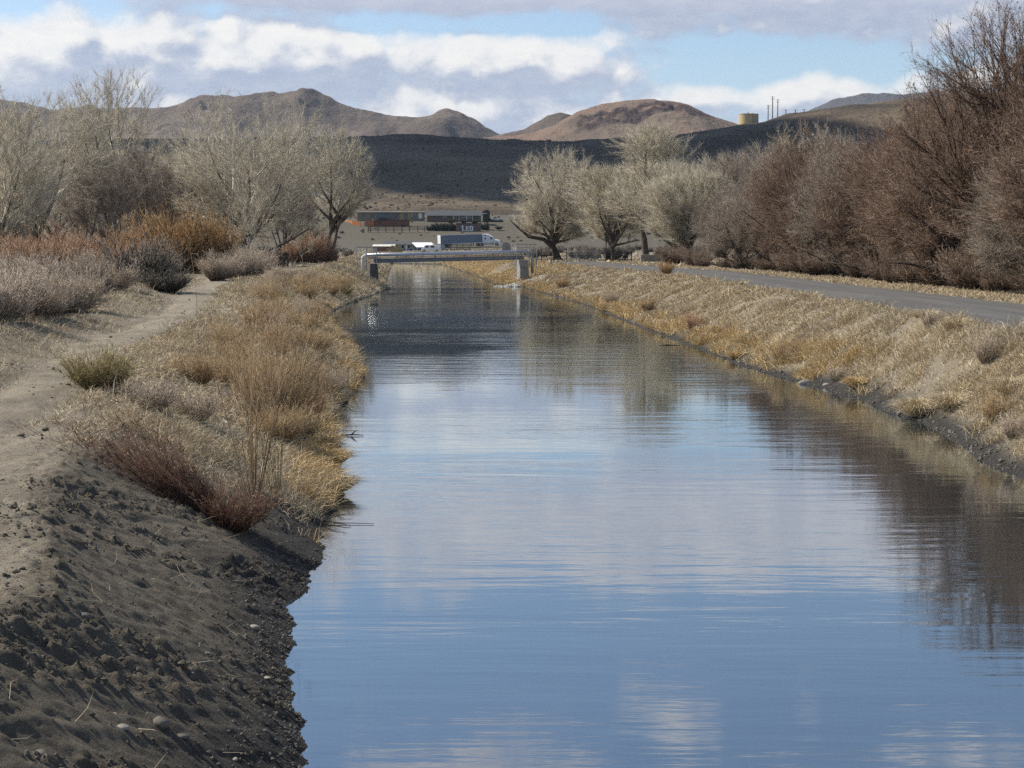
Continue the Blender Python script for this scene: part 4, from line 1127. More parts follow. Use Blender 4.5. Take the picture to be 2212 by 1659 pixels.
for i in range(70):
    Y = rnd.uniform(255, 540); u = rnd.choice((rnd.uniform(560, 800), rnd.uniform(1120, 1560), rnd.uniform(1160, 1500)))
    x = vat(u, Y); xl, xr = edges(np.array([Y]))
    if xl[0] - 6 < x < xr[0] + 7 and Y < 440: continue
    mead.place(x, Y, rnd.uniform(.9, 2.0), "dusky brush dotting the meadow beyond the pipe bridge", "bush", "dusky brush on the far meadow", rnd)
for k in (brush, rust, amber, darkb, under, mead): k.done()
# ================================================================ things people built
def C(name, col, **kw): return mat(name, col, kw.pop('rough', .6), kw.pop('var', .18), kw.pop('scale', 1.5), **kw)
M_CONC_SHADE = C("shade_toned_concrete", (.12, .115, .105), rough=.95, var=.4, scale=2.5)  # darker copy of the concrete: the left pier's shade put into its colour
M_CONC = C("concrete", (.30, .285, .255), rough=.9, var=.35, scale=2.5)
M_STEELP = C("weathered_steel", (.20, .215, .235), rough=.6, metal=.0)
M_GALV = C("galvanised", (.42, .44, .46), rough=.45, metal=.3, var=.2, scale=5)
M_WIRE = C("chain_wire", (.20, .205, .21), rough=.6, var=.2)
M_PIPE = C("aluminium_jacket", (.55, .585, .64), rough=.33, metal=.55, var=.1, scale=2)
M_WHITE = C("white_paint", (.78, .78, .76), rough=.45, var=.08)
M_OFFW = C("off_white", (.62, .60, .54), rough=.7, var=.15)
M_DARK = C("dark_glass", (.02, .024, .03), rough=.12, spec=.6)
M_BLACK = C("black_rubber", (.02, .02, .02), rough=.85)
M_WOOD = C("old_wood", (.17, .135, .10), rough=.95, var=.4, scale=5)
M_DWOOD = C("dark_wood", (.06, .048, .04), rough=.95, var=.4, scale=5)
M_BLUEG = C("blue_grey_paint", (.15, .175, .20), rough=.7)
M_ROOFM = C("dull_metal_roof", (.20, .19, .17), rough=.8)
M_ROOFG = C("grey_shingles", (.085, .09, .092), rough=.95, var=.3, scale=3)
M_TAN = C("tan_siding", (.24, .205, .155), rough=.85)
M_PINK = C("pinkish_siding", (.20, .155, .145), rough=.85)
M_YEL = C("yellow_siding", (.36, .27, .12), rough=.85)
M_BROWN = C("brown_wall", (.145, .112, .088), rough=.9)
M_CEDAR = C("orange_fence_wood", (.48, .165, .05), rough=.9, var=.4, scale=1.2, stretch=(6, 6, .5))
M_CEDARD = C("red_brown_fence_wood", (.17, .062, .04), rough=.9, var=.4, scale=1.2, stretch=(6, 6, .5))
M_RUSTR = C("dark_red_paint", (.12, .03, .028), rough=.6)
M_TRAIL = C("slate_trailer_side", (.17, .20, .25), rough=.55, var=.12, scale=.4)
M_TANK = C("tan_tank_paint", (.52, .40, .21), rough=.7, var=.10, scale=.3)
M_HIDE = C("black_hide", (.025, .02, .018), rough=.8)
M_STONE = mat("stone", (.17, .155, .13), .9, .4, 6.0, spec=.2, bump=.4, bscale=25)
M_STONEW = mat("pale_stone", (.30, .275, .235), .9, .25, 6.0, spec=.2, bump=.4, bscale=25)
R1 = lambda x, y: ((980 + x / 7.9) * .7373, (600 + y / 7.9) * .7373)
R2 = lambda x, y: ((1220 + x / 7.9) * .7373, (600 + y / 7.9) * .7373)
R3 = lambda x, y: ((1480 + x / 5.267) * .7373, (680 + y / 5.267) * .7373)
R4 = lambda x, y: ((2130 + x / 6.32) * .7373, (250 + y / 6.32) * .7373)
R5 = lambda x, y: ((1000 + x / 7.373) * .7373, (700 + y / 7.373) * .7373)
R6 = lambda x, y: ((1420 + x / 7.373) * .7373, (700 + y / 7.373) * .7373)
R7 = lambda x, y: ((700 + x / 6.32) * .7373, (700 + y / 6.32) * .7373)

# ---------------------------------------------------------------- pipe bridge
bl, br = at_y(*R5(560, 350), 187), at_y(*R6(935, 275), 193)
ax = Vector((br.x - bl.x, br.y - bl.y, 0)); BL = ax.length; rz_b = math.atan2(ax.y, ax.x)
pb = empty("pipe_bridge", (bl.x, bl.y, 0), rz_b, "pipe bridge carrying a silver pipe on a grey girder across the canal", "bridge")
zl, zr = bl.z, br.z
lz = lambda x, o=0.0: zl + (zr - zl) * x / BL + o
pm = MB(); pm.tube([(x, 0, lz(x)) for x in (0.0, BL * .33, BL * .66, BL)], .18, 12)
pipe = pm.build("pipe", M_PIPE, pb, smooth=True)
def elbow(x0, sgn):
    return [(x0, 0, lz(x0)), (x0 + sgn * .26, 0, lz(x0) - .04), (x0 + sgn * .46, 0, lz(x0) - .18), (x0 + sgn * .52, 0, lz(x0) - .42), (x0 + sgn * .52, 0, lz(x0) - 2.4)]
for x0, sg, mm in ((0, -1, M_WHITE), (BL, 1, M_GALV)):
    e = MB(); e.tube(elbow(x0, sg), .165, 10); e.build("pipe_elbow", mm, pb, smooth=True)
for o, r_ in ((-.27, .035), (-.36, .03)):
    c_ = MB(); c_.tube([(.05, .14, lz(0, o)), (BL - .05, .14, lz(BL, o))], r_, 6); c_.build("conduit", M_STEELP, pb)
g_ = MB()
for (h0, h1, hw) in ((-.88, -.83, .18), (-.83, -.47, .05), (-.47, -.42, .18)):
    vs = [(x, y, lz(x, h)) for h in (h0, h1) for y in (-hw, hw) for x in (.75, BL - .5)]
    g_.add(vs, [(0, 2, 3, 1), (4, 5, 7, 6), (0, 1, 5, 4), (1, 3, 7, 5), (3, 2, 6, 7), (2, 0, 4, 6)])
g_.build("girder", M_STEELP, pb)
for k in range(6):
    x = 1.0 + (BL - 1.8) * k / 5
    s_ = MB(); s_.box(x - .05, x + .05, -.09, .09, lz(x, -.45), lz(x, -.13)); s_.build("pipe_saddle", M_STEELP, pb)
v_ = MB(); v_.tube([(BL - 1.45, .0, lz(BL, .1)), (BL - 1.45, 0, lz(BL, .62))], .05, 6); v_.build("vent_pipe", M_WHITE, pb)
def pier(x, wt, wb, zt, zb, mm):
    p_ = MB()
    vs = [(x - wb / 2, -.75, zb), (x + wb / 2, -.75, zb), (x + wb / 2, .9, zb), (x - wb / 2, .9, zb), (x - wt / 2, -.55, zt), (x + wt / 2, -.55, zt), (x + wt / 2, .7, zt), (x - wt / 2, .7, zt)]
    p_.add(vs, [(3, 2, 1, 0), (4, 5, 6, 7), (0, 1, 5, 4), (1, 2, 6, 5), (2, 3, 7, 6), (3, 0, 4, 7)])
    return p_.build("pier", mm, pb, bevel=.05)
pier(.62, .80, 1.10, 2.50, -.8, M_CONC_SHADE)
pier(BL - .62, .92, 1.22, 2.86, -.8, M_CONC)
def chain_mesh(mb, p, q, z0, z1, step=.16, r=.0075):
    p, q = Vector(p), Vector(q); L = (q - p).length; h = z1 - z0; d = (q - p) / L
    n = int((L + h) / step)
    for k in range(n):
        for sg in (0, 1):
            s0 = k * step - h; s1 = s0 + h
            a0, a1 = max(s0, 0), min(s1, L)
            if a1 <= a0: continue
            za, zb_ = z0 + (a0 - s0), z0 + (a1 - s0)
            if sg: za, zb_ = z0 + z1 - za, z0 + z1 - zb_
            A, B = p + d * a0, p + d * a1
            mb.tube([(A.x, A.y, za), (B.x, B.y, zb_)], r, 3, cap=False)
def cage(name, label, posts, panels, zb, zt):
    r = empty(name, (bl.x, bl.y, 0), rz_b, label, "fence")
    for x, y, z0 in posts:
        m_ = MB(); m_.tube([(x, y, z0), (x, y, zt + .12)], .045, 6); m_.build("post", M_GALV, r)
    m_ = MB()
    for p, q, z0 in panels:
        chain_mesh(m_, p, q, z0, zt)
        m_.tube([(*p, zt), (*q, zt)], .03, 5); m_.tube([(*p, (z0 + zt) / 2), (*q, (z0 + zt) / 2)], .02, 5)
    m_.build("chain_link_mesh", M_WIRE, r)
cage("chain_link_fence", "chain link cage at the bridge end beside the dark left pier", [(-1.25, -.3, 1.7), (-.15, -.3, 1.8), (.95, -.35, 2.3), (.95, 1.2, 2.4)], [((-1.25, -.3), (-.15, -.3), 1.85), ((-.15, -.3), (.95, -.35), 3.2), ((.95, -.35), (.95, 1.2), 2.5)], 1.8, 4.30)
cage("chain_link_fence", "chain link cage at the bridge end above the stone riprap", [(BL - 1.5, -.35, .9), (BL + .05, -.3, 2.3), (BL + .95, -.3, 2.0), (BL - 1.5, 1.2, 2.4)], [((BL + .05, -.3), (BL + .95, -.3), 2.05), ((BL - 1.5, -.35), (BL + .05, -.3), 3.9), ((BL + .12, -.3), (BL + .12, 1.4), 2.2)], 2.0, 4.62)

# ---------------------------------------------------------------- stones
def rock_mesh(mb, x, y, z, r, rng, fl=.7):
    n, k = 7, 4
    o = len(mb.v); ph = rng.uniform(0, 6.28)
    st = [1 + rng.uniform(-.28, .28) for _ in range(n * k + 2)]; ex = rng.uniform(.7, 1.3)
    for i in range(k):
        a = -1.1 + 2.2 * i / (k - 1)
        for j in range(n):
            t = ph + 6.283 * j / n; s = st[i * n + j] * r
            mb.v.append((x + math.cos(t) * math.cos(a) * s * ex, y + math.sin(t) * math.cos(a) * s / ex, z + math.sin(a) * s * fl))
    mb.v += [(x, y, z - r * fl), (x, y, z + r * fl * st[-1])]
    for i in range(k - 1):
        for j in range(n):
            j2 = (j + 1) % n; mb.f.append((o + i * n + j, o + i * n + j2, o + (i + 1) * n + j2, o + (i + 1) * n + j))
    for j in range(n):
        j2 = (j + 1) % n; mb.f.append((o + n * k, o + j2, o + j)); mb.f.append((o + n * k + 1, o + (k - 1) * n + j, o + (k - 1) * n + j2))
rr = random.Random(9)
def riprap(name, label, pa, pb_, wid, n, r0, seed, mm):
    rng = random.Random(seed); m_ = MB()
    for _ in range(n):
        t = rng.random(); p = pa.lerp(pb_, t); x = p.x + rng.gauss(0, wid * .35); y = p.y + rng.uniform(-wid, wid)
        rock_mesh(m_, x, y, max(gz(x, y), -.1) + .03, r0 * rng.uniform(.5, 1.4), rng)
    return tag(m_.build(name, mm), label, None, None, 'stuff')
riprap("riprap_rubble", "pale broken stone riprap sloping to the water below the bridge", Vector((vat(1172, 188), 188, 0)), Vector((vat(1086, 188), 188, 0)), 1.7, 430, .19, 1, mat("broken_stone", (.46, .44, .40), .95, .5, 2.2, spec=.1))
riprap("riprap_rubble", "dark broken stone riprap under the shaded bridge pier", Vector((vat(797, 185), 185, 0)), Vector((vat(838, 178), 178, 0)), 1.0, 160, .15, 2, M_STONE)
def stone(u, v, r, label, mm=M_STONEW, fl=.6, z=.4):
    p = at_z(u, v, z)
    for _ in range(14): p = at_z(u, v, gz(p.x, p.y) * .5 + p.z * .5)
    m_ = MB(); rock_mesh(m_, 0, 0, 0, r, random.Random(int(u)), fl)
    o = m_.build("stone", mm, None, smooth=True)
    o.location = (p.x, p.y, max(gz(p.x, p.y), 0) + r * .10)
    sub_ = o.modifiers.new("round", 'SUBSURF'); sub_.levels = 1; sub_.render_levels = 1
    o.scale = (1.25, .9, .75)
    tag(o, label, "stone")
stone(550, 1357, .075, "rounded pale stone lying low on the raw bank near the water")
stone(346, 1565, .085, "grey angular stone among clods at the bottom of the bank", M_STONE, .8)
stone(392, 1592, .055, "small tan stone right of the grey angular one", M_STONE)
stone(265, 1573, .06, "light flat stone left of the grey angular one")
stone(508, 1641, .035, "tiny white pebble near the bottom edge by the wet mud")
stone(85, 1632, .07, "dull stone in the lower corner of the raw bank", M_STONE)
stone(575, 1465, .05, "flat pale stone at the wet margin", M_STONEW, .3)
stone(182, 1330, .06, "dark brown clod sized stone midway up the raw bank", M_STONE, .8)
stone(1743, 829, .22, "pale boulder at the waterline of the right bank", M_STONEW, .6, .1)
stone(1785, 832, .12, "small pale stone beside the boulder on the right waterline", M_STONEW, .6, .1)
# loose clods of the freshly graded bank, pebbles of the shores
def crumbs():
    rng = random.Random(77); rg = np.random.default_rng(77)
    n = 15000
    y = rg.uniform(9.5, 27, n); d = rg.uniform(-.02, 4.2, n)
    xl, _ = edges(y); x = xl - d; s_ = x * .87 - y * .49; tt = x * .49 + y * .87
    k = (y + np.minimum(d, 3) * 2.2 < 27.5) & (rg.random(n) < .12 + .88 * sstep(-.05, .5, fbm(s_ * 2.2, tt * .40, 59, 3)))
    k &= (d < 3.2) | (rg.random(n) < .12)
    x, y = x[k], y[k]; z = zf(x, y); m_ = MB()
    for a, b, c in zip(x, y, z):
        r = min(.010 * math.exp(rng.gauss(0, .55)), .05); rock_mesh(m_, a, b, c + r * .25, r, rng, .75)
    tag(m_.build("soil_crumbs", mat("soil_clod", (.135, .118, .092), 1, .4, 9.0, spec=.1)), "loose clods of grey soil strewn over the raw bank", None, None, 'stuff')
    m2 = MB(); n = 2600
    y = rg.uniform(9.5, 24, n); xl, _ = edges(y); x = xl - np.abs(rg.normal(0, .35, n)); z = zf(x, y)
    for a, b, c in zip(x, y, z):
        r = min(.009 * math.exp(rng.gauss(0, .45)), .04); rock_mesh(m2, a, b, max(c, 0) + r * .2, r, rng, .7)
    y = rg.uniform(28, 75, n); _, xr = edges(y); x = xr + np.abs(rg.normal(0, .5, n)); z = zf(x, y)
    for a, b, c in zip(x, y, z):
        r = min(.018 * math.exp(rng.gauss(0, .5)), .09); rock_mesh(m2, a, b, max(c, 0) + r * .2, r, rng, .7)
    tag(m2.build("shore_pebbles", mat("pebble", (.15, .135, .112), .8, .6, 14.0, spec=.3)), "wet pebbles and grit along both shorelines", None, None, 'stuff')
crumbs()
def dry_straws():
    rg = np.random.default_rng(88); n = 420
    y = rg.uniform(10, 30, n); d = rg.uniform(.3, 6.5, n); xl, _ = edges(y); x = xl - d; z = zf(x, y) + .01
    a = rg.uniform(0, 6.28, n); D = np.stack([np.cos(a), np.sin(a), rg.uniform(.02, .5, n)], 1)
    V, F4, F3, T, _, _ = spikes(np.stack([x, y, z], 1), D, rg.uniform(.08, .42, n), .0022 * np.ones(n), rg.uniform(.5, 1, n), None, 3, rg)
    tag(mesh_np("straw_litter", V, [F4, F3], M_GRASS, attrs={'tint': T}), "dead straws lying on the raw earth and the track", None, None, 'stuff')
dry_straws()
def clod_heaps():
    m_ = MB(); rng = random.Random(31)
    for u, v, n, w in [(95, 808, 14, .5), (120, 822, 10, .4), (10, 882, 14, .5), (60, 885, 6, .3), (345, 710, 12, .7), (300, 690, 14, .8), (330, 660, 20, 1.0), (270, 650, 26, 1.2), (390, 675, 10, .6), (30, 770, 20, .8), (150, 775, 8, .5)]:
        p = at_z(u, v, 2.1)
        for _ in range(n):
            x, y = p.x + rng.gauss(0, w), p.y + rng.gauss(0, w * .8); r = min(.022 * math.exp(rng.gauss(0, .6)), .08)
            rock_mesh(m_, x, y, gz(x, y) + r * .2, r, rng, .6)
    tag(m_.build("soil_clods", mat("dark_clod", (.13, .112, .085), 1, .4, 6.0, spec=.1)), "dark clods dropped along the dirt track", None, None, 'stuff')
clod_heaps()
def drift(name, u, v, pts, r, label):
    p = at_z(u, v, 0); m_ = MB()
    for q in pts: m_.tube([Vector(a) for a in q], [r, r * .8, r * .4][:len(q)], 5)
    o = m_.build(name, M_DWOOD); o.location = p; tag(o, label, "driftwood")
drift("floating_branch", 758, 942, [[(-.45, 0, .01), (.05, .05, .03), (.3, 0, .02)], [(0, 0, .02), (.08, .02, .10), (.14, 0, .13)]], .02, "dark branch stub floating off the near bank")
drift("floating_branch", 735, 1132, [[(-.55, .1, .06), (0, 0, .02), (.55, -.05, .015)], [(-.3, .05, .04), (-.1, .0, .12), (.1, .05, .16)], [(-.1, .0, .02), (.1, -.2, .03), (.2, -.3, .01)]], .010, "thin forked twigs trailing in the water past the red shrub")
drift("floating_branch", 1440, 746, [[(-.5, 0, -.03), (.1, .03, .025), (.6, 0, .004)]], .022, "dark stick afloat off the middle of the right bank")
drift("floating_branch", 2068, 925, [[(-.3, 0, .01), (0, .02, .03), (.3, 0, .01)]], .012, "thin stick at the waterline below the big tussock")

# ---------------------------------------------------------------- fences, gate, poles
def rail_fence(name, label, pts, zs, posts, pw, ph, mm, rails=3, rr_=.035, mp=None):
    """pts: world xy of the posts"""
    p0 = pts[0]; r = empty(name, (p0[0], p0[1], zs[0]), 0, label, "fence")
    loc = [(a - p0[0], b - p0[1], z - zs[0]) for (a, b), z in zip(pts, zs)]
    for (x, y, z), h in zip(loc, ph):
        m_ = MB(); m_.box(x - pw / 2, x + pw / 2, y - pw / 2, y + pw / 2, z - .4, z + h); m_.build("post", mp or mm, r)
    for k in range(rails):
        m_ = MB(); t = (k + .75) / (rails)
        m_.tube([(x, y - pw * .7, z + min(ph) * t * .98) for x, y, z in loc], rr_, 5); m_.build("rail", mm, r)
    return r
gy = 238.0
def gx(x): return vat(R3(x, 0)[0], gy)
zg = gz(gx(1200), gy)
rail_fence("rail_fence", "dark pipe rail fence between the bridge cage and the silver gate", [(gx(480), gy), (gx(560), gy), (gx(750), gy), (gx(945), gy)], [zg] * 4, 4, .11, [1.5, 1.7, 1.6, 1.75], M_DWOOD, 3, .04)
rail_fence("rail_fence", "dark rail fence with the tall pole between silver gate and concrete block", [(gx(1552), gy), (gx(1750), gy), (gx(1945), gy)], [zg] * 3, 3, .14, [3.6, 1.75, 1.55], M_DWOOD, 3, .045)
gt = empty("pipe_gate", (gx(957), gy - .15, zg), 0, "closed galvanised pipe gate across the end of the road", "gate")
gw = gx(1538) - gx(957)
m_ = MB()
for z in (.12, .34, .56, .80, 1.06, 1.36): m_.tube([(0, 0, z), (gw, 0, z)], .028, 6)
m_.build("bars", M_GALV, gt)
m_ = MB()
for k in range(5): m_.tube([(gw * k / 4, 0, .1), (gw * k / 4, 0, 1.38)], .03, 6)
m_.build("frame", M_GALV, gt)
cb = empty("concrete_barrier", (vat(1383, 233), 233, gz(vat(1383, 233), 233)), .10, "concrete block barrier at the roadside beside the gate", "barrier")
m_ = MB(); m_.prism([(-.30, 0), (.30, 0), (.22, .85), (.18, 1.0), (-.18, 1.0), (-.22, .85)], 0, 4.2, 'x'); m_.build("block", M_CONC, cb, bevel=.03)
m_ = MB(); m_.tube([(1.2, 0, 1.0), (1.2, 0, 1.12), (1.5, 0, 1.12), (1.5, 0, 1.0)], .02, 5); m_.build("lifting_loop", M_STEELP, cb)
def upole(u, Y, H, label, name="utility_pole", arms=1, r=.15, trans=False, z=None, group=None, armw=1.1, emb=.5):
    x = vat(u, Y); z = gz(x, Y) if z is None else z
    p_ = empty(name, (x, Y, z), rnd.uniform(-.3, .3), label, "utility pole", group)
    m_ = MB(); m_.tube([(0, 0, -emb), (0, 0, H)], [r, r * .7], 8); m_.build("pole", M_WOOD, p_)
    for k in range(arms):
        m_ = MB(); m_.box(-armw, armw, -.14 - r, -r, H - .5 - k * 1.7, H - .34 - k * 1.7); a_ = m_.build("crossarm", M_WOOD, p_)
        m_ = MB()
        for q in (-.9, -.45, .45, .9): m_.tube([(q * armw, -.07 - r, H - .34 - k * 1.7), (q * armw, -.07 - r, H - .12 - k * 1.7)], .05, 5)
        m_.build("insulators", M_DARK, a_)
    if trans:
        m_ = MB(); m_.tube([(0, -.42, H - 3.15), (0, -.42, H - 2.1)], .27, 12); m_.tube([(0, -.42, H - 2.1), (.0, -.42, H - 1.95)], [.2, .1], 10); m_.build("transformer", M_WHITE, p_)
upole(1466, 221, 9.3, "wooden utility pole with a white transformer among the cottonwoods", trans=True, arms=1, armw=.6)
for x, ya, yb, lab, arms in [(717, 365, 620, "shortest utility pole on the skyline nearest the tank", 2), (797, 205, 612, "tallest utility pole on the skyline beside the tank", 2), (892, 260, 655, "tall utility pole on the skyline right of the tallest", 2), (1042, 450, 840, "utility pole on the brown hillside left of two others", 1), (1216, 450, 790, "middle utility pole standing on the brown hillside", 1), (1376, 440, 800, "rightmost utility pole standing on the brown hillside", 1)]:
    Yp = 1280 if yb < 700 else 1225
    b_, t_ = at_y(*R4(x, yb), Yp), at_y(*R4(x, ya), Yp)
    upole(R4(x, 0)[0], Yp, t_.z - b_.z, lab, arms=arms, r=.42, z=b_.z, emb=6, armw=1.6)
tk = at_y(*R4(397, 752), 1290)
wtk = empty("water_tank", tk, 0, "big tan cylindrical water tank on the hilltop", "water tank")
hT = at_y(*R4(397, 542), 1290).z - tk.z
m_ = MB(); m_.tube([(0, 0, -6), (0, 0, hT)], 7.4, 48); m_.build("shell", M_TANK, wtk)
m_ = MB(); m_.tube([(0, 0, hT + .004), (0, 0, hT + .35), (0, 0, hT + .95)], [7.55, 7.55, .6], 48); m_.build("roof", M_TANK, wtk)
m_ = MB(); m_.box(-1.2, -.4, -3, -2.2, hT + .5, hT + 1.6); m_.build("hatch", M_TANK, wtk)
m_ = MB()
for q in (2.1, 2.6): m_.bar((q, -7.25, 0), (q, -7.25, hT + 1.0), .08)
for k in range(20): m_.bar((2.1, -7.25, .4 * k + .4), (2.6, -7.25, .4 * k + .4), .06)
m_.build("ladder", M_STEELP, wtk)
# small things beside the left track
def box_bin():
    u, v = R7(820, 540); p = at_z(u, v, gz(vat(612, 172), 172)); r = empty("wooden_box", (p.x, p.y, gz(p.x, p.y)), .15, "dark weathered plank box standing in the brush by the track", "box")
    m_ = MB()
    for k in range(5):
        x = -.55 + k * .22; m_.box(x + .012, x + .208, -.45, -.41, 0, 1.42 + .05 * (k % 2)); m_.box(x + .012, x + .208, .41, .45, 0, 1.4)
    m_.box(-.54, -.50, -.40, .40, 0, 1.38); m_.box(.51, .55, -.40, .40, 0, 1.38)
    m_.build("plank_sides", M_DWOOD, r); m_ = MB(); m_.box(-.58, .58, -.48, .48, 1.48, 1.53); m_.build("lid", M_DWOOD, r)
box_bin()
def stake(u, v, h, w, label, mm, lean=0.0, z=2.1, cap=True):
    p = at_z(u, v, z)
    for _ in range(12): p = at_z(u, v, gz(p.x, p.y) * .5 + p.z * .5)
    m_ = MB(); m_.tube([(0, 0, -.3), (lean * .5, 0, h * .5), (lean, 0, h)], [w, w * .95, w * .8], 6)
    if cap: m_.tube([(lean, 0, h + .002), (lean * 1.03, 0, h + .05)], [w * .9, w * .3], 6)
    o = m_.build("fence_post", mm); o.location = (p.x, p.y, gz(p.x, p.y)); tag(o, label, "post")
stake(*R7(1410, 425), 1.2, .07, "short dark post left of the track before the red willows", M_DWOOD)
stake(*R7(1470, 300), .9, .07, "smaller dark post right behind the short one by the red willows", M_DWOOD)
stake(*R7(2008, 660), 1.15, .022, "thin pale stake on the bank before the bridge", M_WHITE, .05)
stake(*R3(700, 505), .75, .09, "pale leaning stump of wood in the grass before the rail fence", M_WOOD, .12)
stake(*R3(580, 500), .4, .09, "low grey chunk of wood beside the leaning stump", M_WOOD, .2)
stake(*R6(45, 600), .75, .03, "white survey stake on the golden bank beyond the bridge", M_WHITE, 0, 1.2)

# ---------------------------------------------------------------- vehicles
def wheel(root, x, y, r, w, name="wheel"):
    m_ = MB(); m_.tube([(x, y - w / 2, r), (x, y + w / 2, r)], r, 16); wv = m_.build(name, M_BLACK, root)
    m_ = MB(); m_.tube([(x, y - w / 2 - .015, r), (x, y + w / 2 + .015, r)], r * .55, 12); m_.build("rim", M_GALV, wv)
def pickup(loc, rz, label, paint, s=1.0, name="pickup_truck"):
    r = empty(name, loc, rz, label, "pickup"); r.scale = (s, s, s)
    m_ = MB(); m_.prism([(-2.75, .45), (2.75, .45), (2.78, .80), (2.70, 1.05), (1.15, 1.12), (-.62, 1.12), (-.66, 1.14), (-2.78, 1.14)], -.92, .92); m_.build("body", paint, r, bevel=.05)
    m_ = MB(); m_.prism([(1.25, 1.125), (.45, 1.78), (-.45, 1.80), (-.62, 1.125)], -.80, .80); cab = m_.build("cab", paint, r, bevel=.04)
    for a, b in ((.98, .20), (.10, -.50)):
        for sg in (-1, 1):
            t0, t1 = (a, a - .42 if a > .5 else a), (b, b)
            m_ = MB(); m_.add([(t0[0], sg * .815, 1.20), (t1[0], sg * .815, 1.20), (b, sg * .815, 1.68), (t0[1], sg * .815, 1.68)], [(0, 1, 2, 3)]); m_.build("side_window", M_DARK, cab)
    m_ = MB(); m_.add([(1.20, -.68, 1.20), (1.20, .68, 1.20), (.52, .62, 1.75), (.52, -.62, 1.75)], [(0, 1, 2, 3)]); m_.build("windscreen", M_DARK, cab)
    m_ = MB(); m_.box(-2.6, -.75, -.78, .78, 1.142, 1.148); m_.build("bed", M_BLACK, r)
    for x in (-1.75, 1.75):
        for y in (-.86, .86): wheel(r, x, y, .40, .26)
    for y in (-.72, .72):
        m_ = MB(); m_.box(2.74, 2.80, y - .15, y + .15, .82, .98); m_.build("headlight", M_GALV, r)
    m_ = MB(); m_.box(2.78, 2.86, -.88, .88, .48, .66); m_.build("bumper", M_GALV, r)
    return r
def car(loc, rz, label, paint):
    r = empty("parked_car", loc, rz, label, "car")
    m_ = MB(); m_.prism([(-2.2, .30), (2.2, .30), (2.25, .62), (2.05, .82), (1.0, .92), (-1.6, .95), (-2.2, .88)], -.85, .85); m_.build("body", paint, r, bevel=.05)
    m_ = MB(); m_.prism([(1.05, .93), (.35, 1.40), (-.85, 1.42), (-1.55, .955)], -.74, .74); c_ = m_.build("cabin", paint, r, bevel=.04)
    for sg in (-1, 1):
        m_ = MB(); m_.add([(.85, sg * .755, .98), (-1.3, sg * .755, .98), (-.78, sg * .755, 1.36), (.32, sg * .755, 1.35)], [(0, 1, 2, 3)]); m_.build("side_window", M_DARK, c_)
    for x in (-1.35, 1.35):
        for y in (-.78, .78): wheel(r, x, y, .32, .2)
def gyz(u, Y): return Vector((vat(u, Y), Y, gz(vat(u, Y), Y)))
p = at_y(*R2(1822, 312), 648); pickup((p.x, p.y, gz(p.x, p.y)), math.pi + .05, "white pickup parked on the slope beside the house", M_WHITE, 1.0)
# semi trailer truck
tl, tr = at_y(*R2(567, 915), 562), at_y(*R2(1545, 885), 568)
d = Vector((math.cos(.42), math.sin(.42), 0)); L_ = 15.2
zt = min(tl.z - 1.05, 5)
st = empty("semi_truck", (tl.x, tl.y, tl.z - 1.12), .42, "white semi truck with long slate sided trailer parked below the house", "semi truck")
st.rotation_euler = (0, -.036, .42)
m_ = MB(); m_.box(0, L_, 0, 2.55, 1.15, 4.10); trl = m_.build("trailer", M_TRAIL, st)
m_ = MB(); m_.box(-.06, -.003, .0, 2.55, 1.15, 4.10); rd = m_.build("rear_door", M_WHITE, trl)
m_ = MB(); m_.box(-.08, -.062, 1.24, 1.31, 1.2, 4.05); m_.build("door_bar", M_GALV, rd)
m_ = MB(); m_.box(-.02, L_ + .02, -.035, -.003, 3.98, 4.12); m_.box(-.02, L_ + .02, -.035, -.003, 1.08, 1.24); m_.build("edge_rail", M_WHITE, trl)
m_ = MB(); m_.box(L_ + .003, L_ + .03, 0, 2.55, 1.15, 4.10); m_.build("front_panel", M_OFFW, trl)
for x in (1.6, 2.9):
    for y in (.2, 2.35): wheel(st, x, y, .52, .35)
m_ = MB(); m_.box(.6, 4.2, .55, 2.0, .75, 1.10); m_.box(11.6, 11.9, .4, .55, .15, 1.12); m_.box(11.6, 11.9, 2.0, 2.15, .15, 1.12); m_.build("undercarriage", M_BLACK, st)
tcx = Matrix.Translation((L_ - .6, 1.27, 0)) @ Matrix.Rotation(-.62, 4, 'Z')
def tpart(mb, name, mm, parent=None, bevel=0):
    mb.v = [tuple(tcx @ Vector(q)) for q in mb.v]; return mb.build(name, mm, parent or st, bevel=bevel)
m_ = MB(); m_.prism([(1.0, .95), (4.6, .95), (4.65, 2.25), (4.25, 2.95), (3.1, 3.75), (1.9, 4.02), (1.0, 4.02)], -1.22, 1.22); cabp = tpart(m_, "cab", M_WHITE, None, .06)
m_ = MB(); m_.prism([(4.65, .80), (6.75, .75), (6.9, 1.25), (6.6, 1.75), (4.70, 2.22)], -1.02, 1.02); tpart(m_, "hood", M_WHITE, None, .08)
for sg in (-1, 1):
    for a, b, z0, z1 in ((3.75, 4.40, 2.15, 2.85), (1.75, 2.35, 2.2, 2.7), (1.75, 2.4, 3.3, 3.6)):
        m_ = MB(); m_.add([(a, sg * 1.232, z0), (b, sg * 1.232, z0), (b - .1, sg * 1.232, z1), (a, sg * 1.232, z1)], [(0, 1, 2, 3)]); tpart(m_, "side_window", M_DARK, cabp)
m_ = MB(); m_.add([(4.66, -1.0, 2.30), (4.66, 1.0, 2.30), (4.32, .95, 2.92), (4.32, -.95, 2.92)], [(0, 1, 2, 3)]); tpart(m_, "windscreen", M_DARK, cabp)
m_ = MB(); m_.box(1.2, 4.2, -1.25, -.75, .45, .94); m_.box(1.2, 4.2, .75, 1.25, .45, .94); tpart(m_, "fuel_tank", M_GALV)
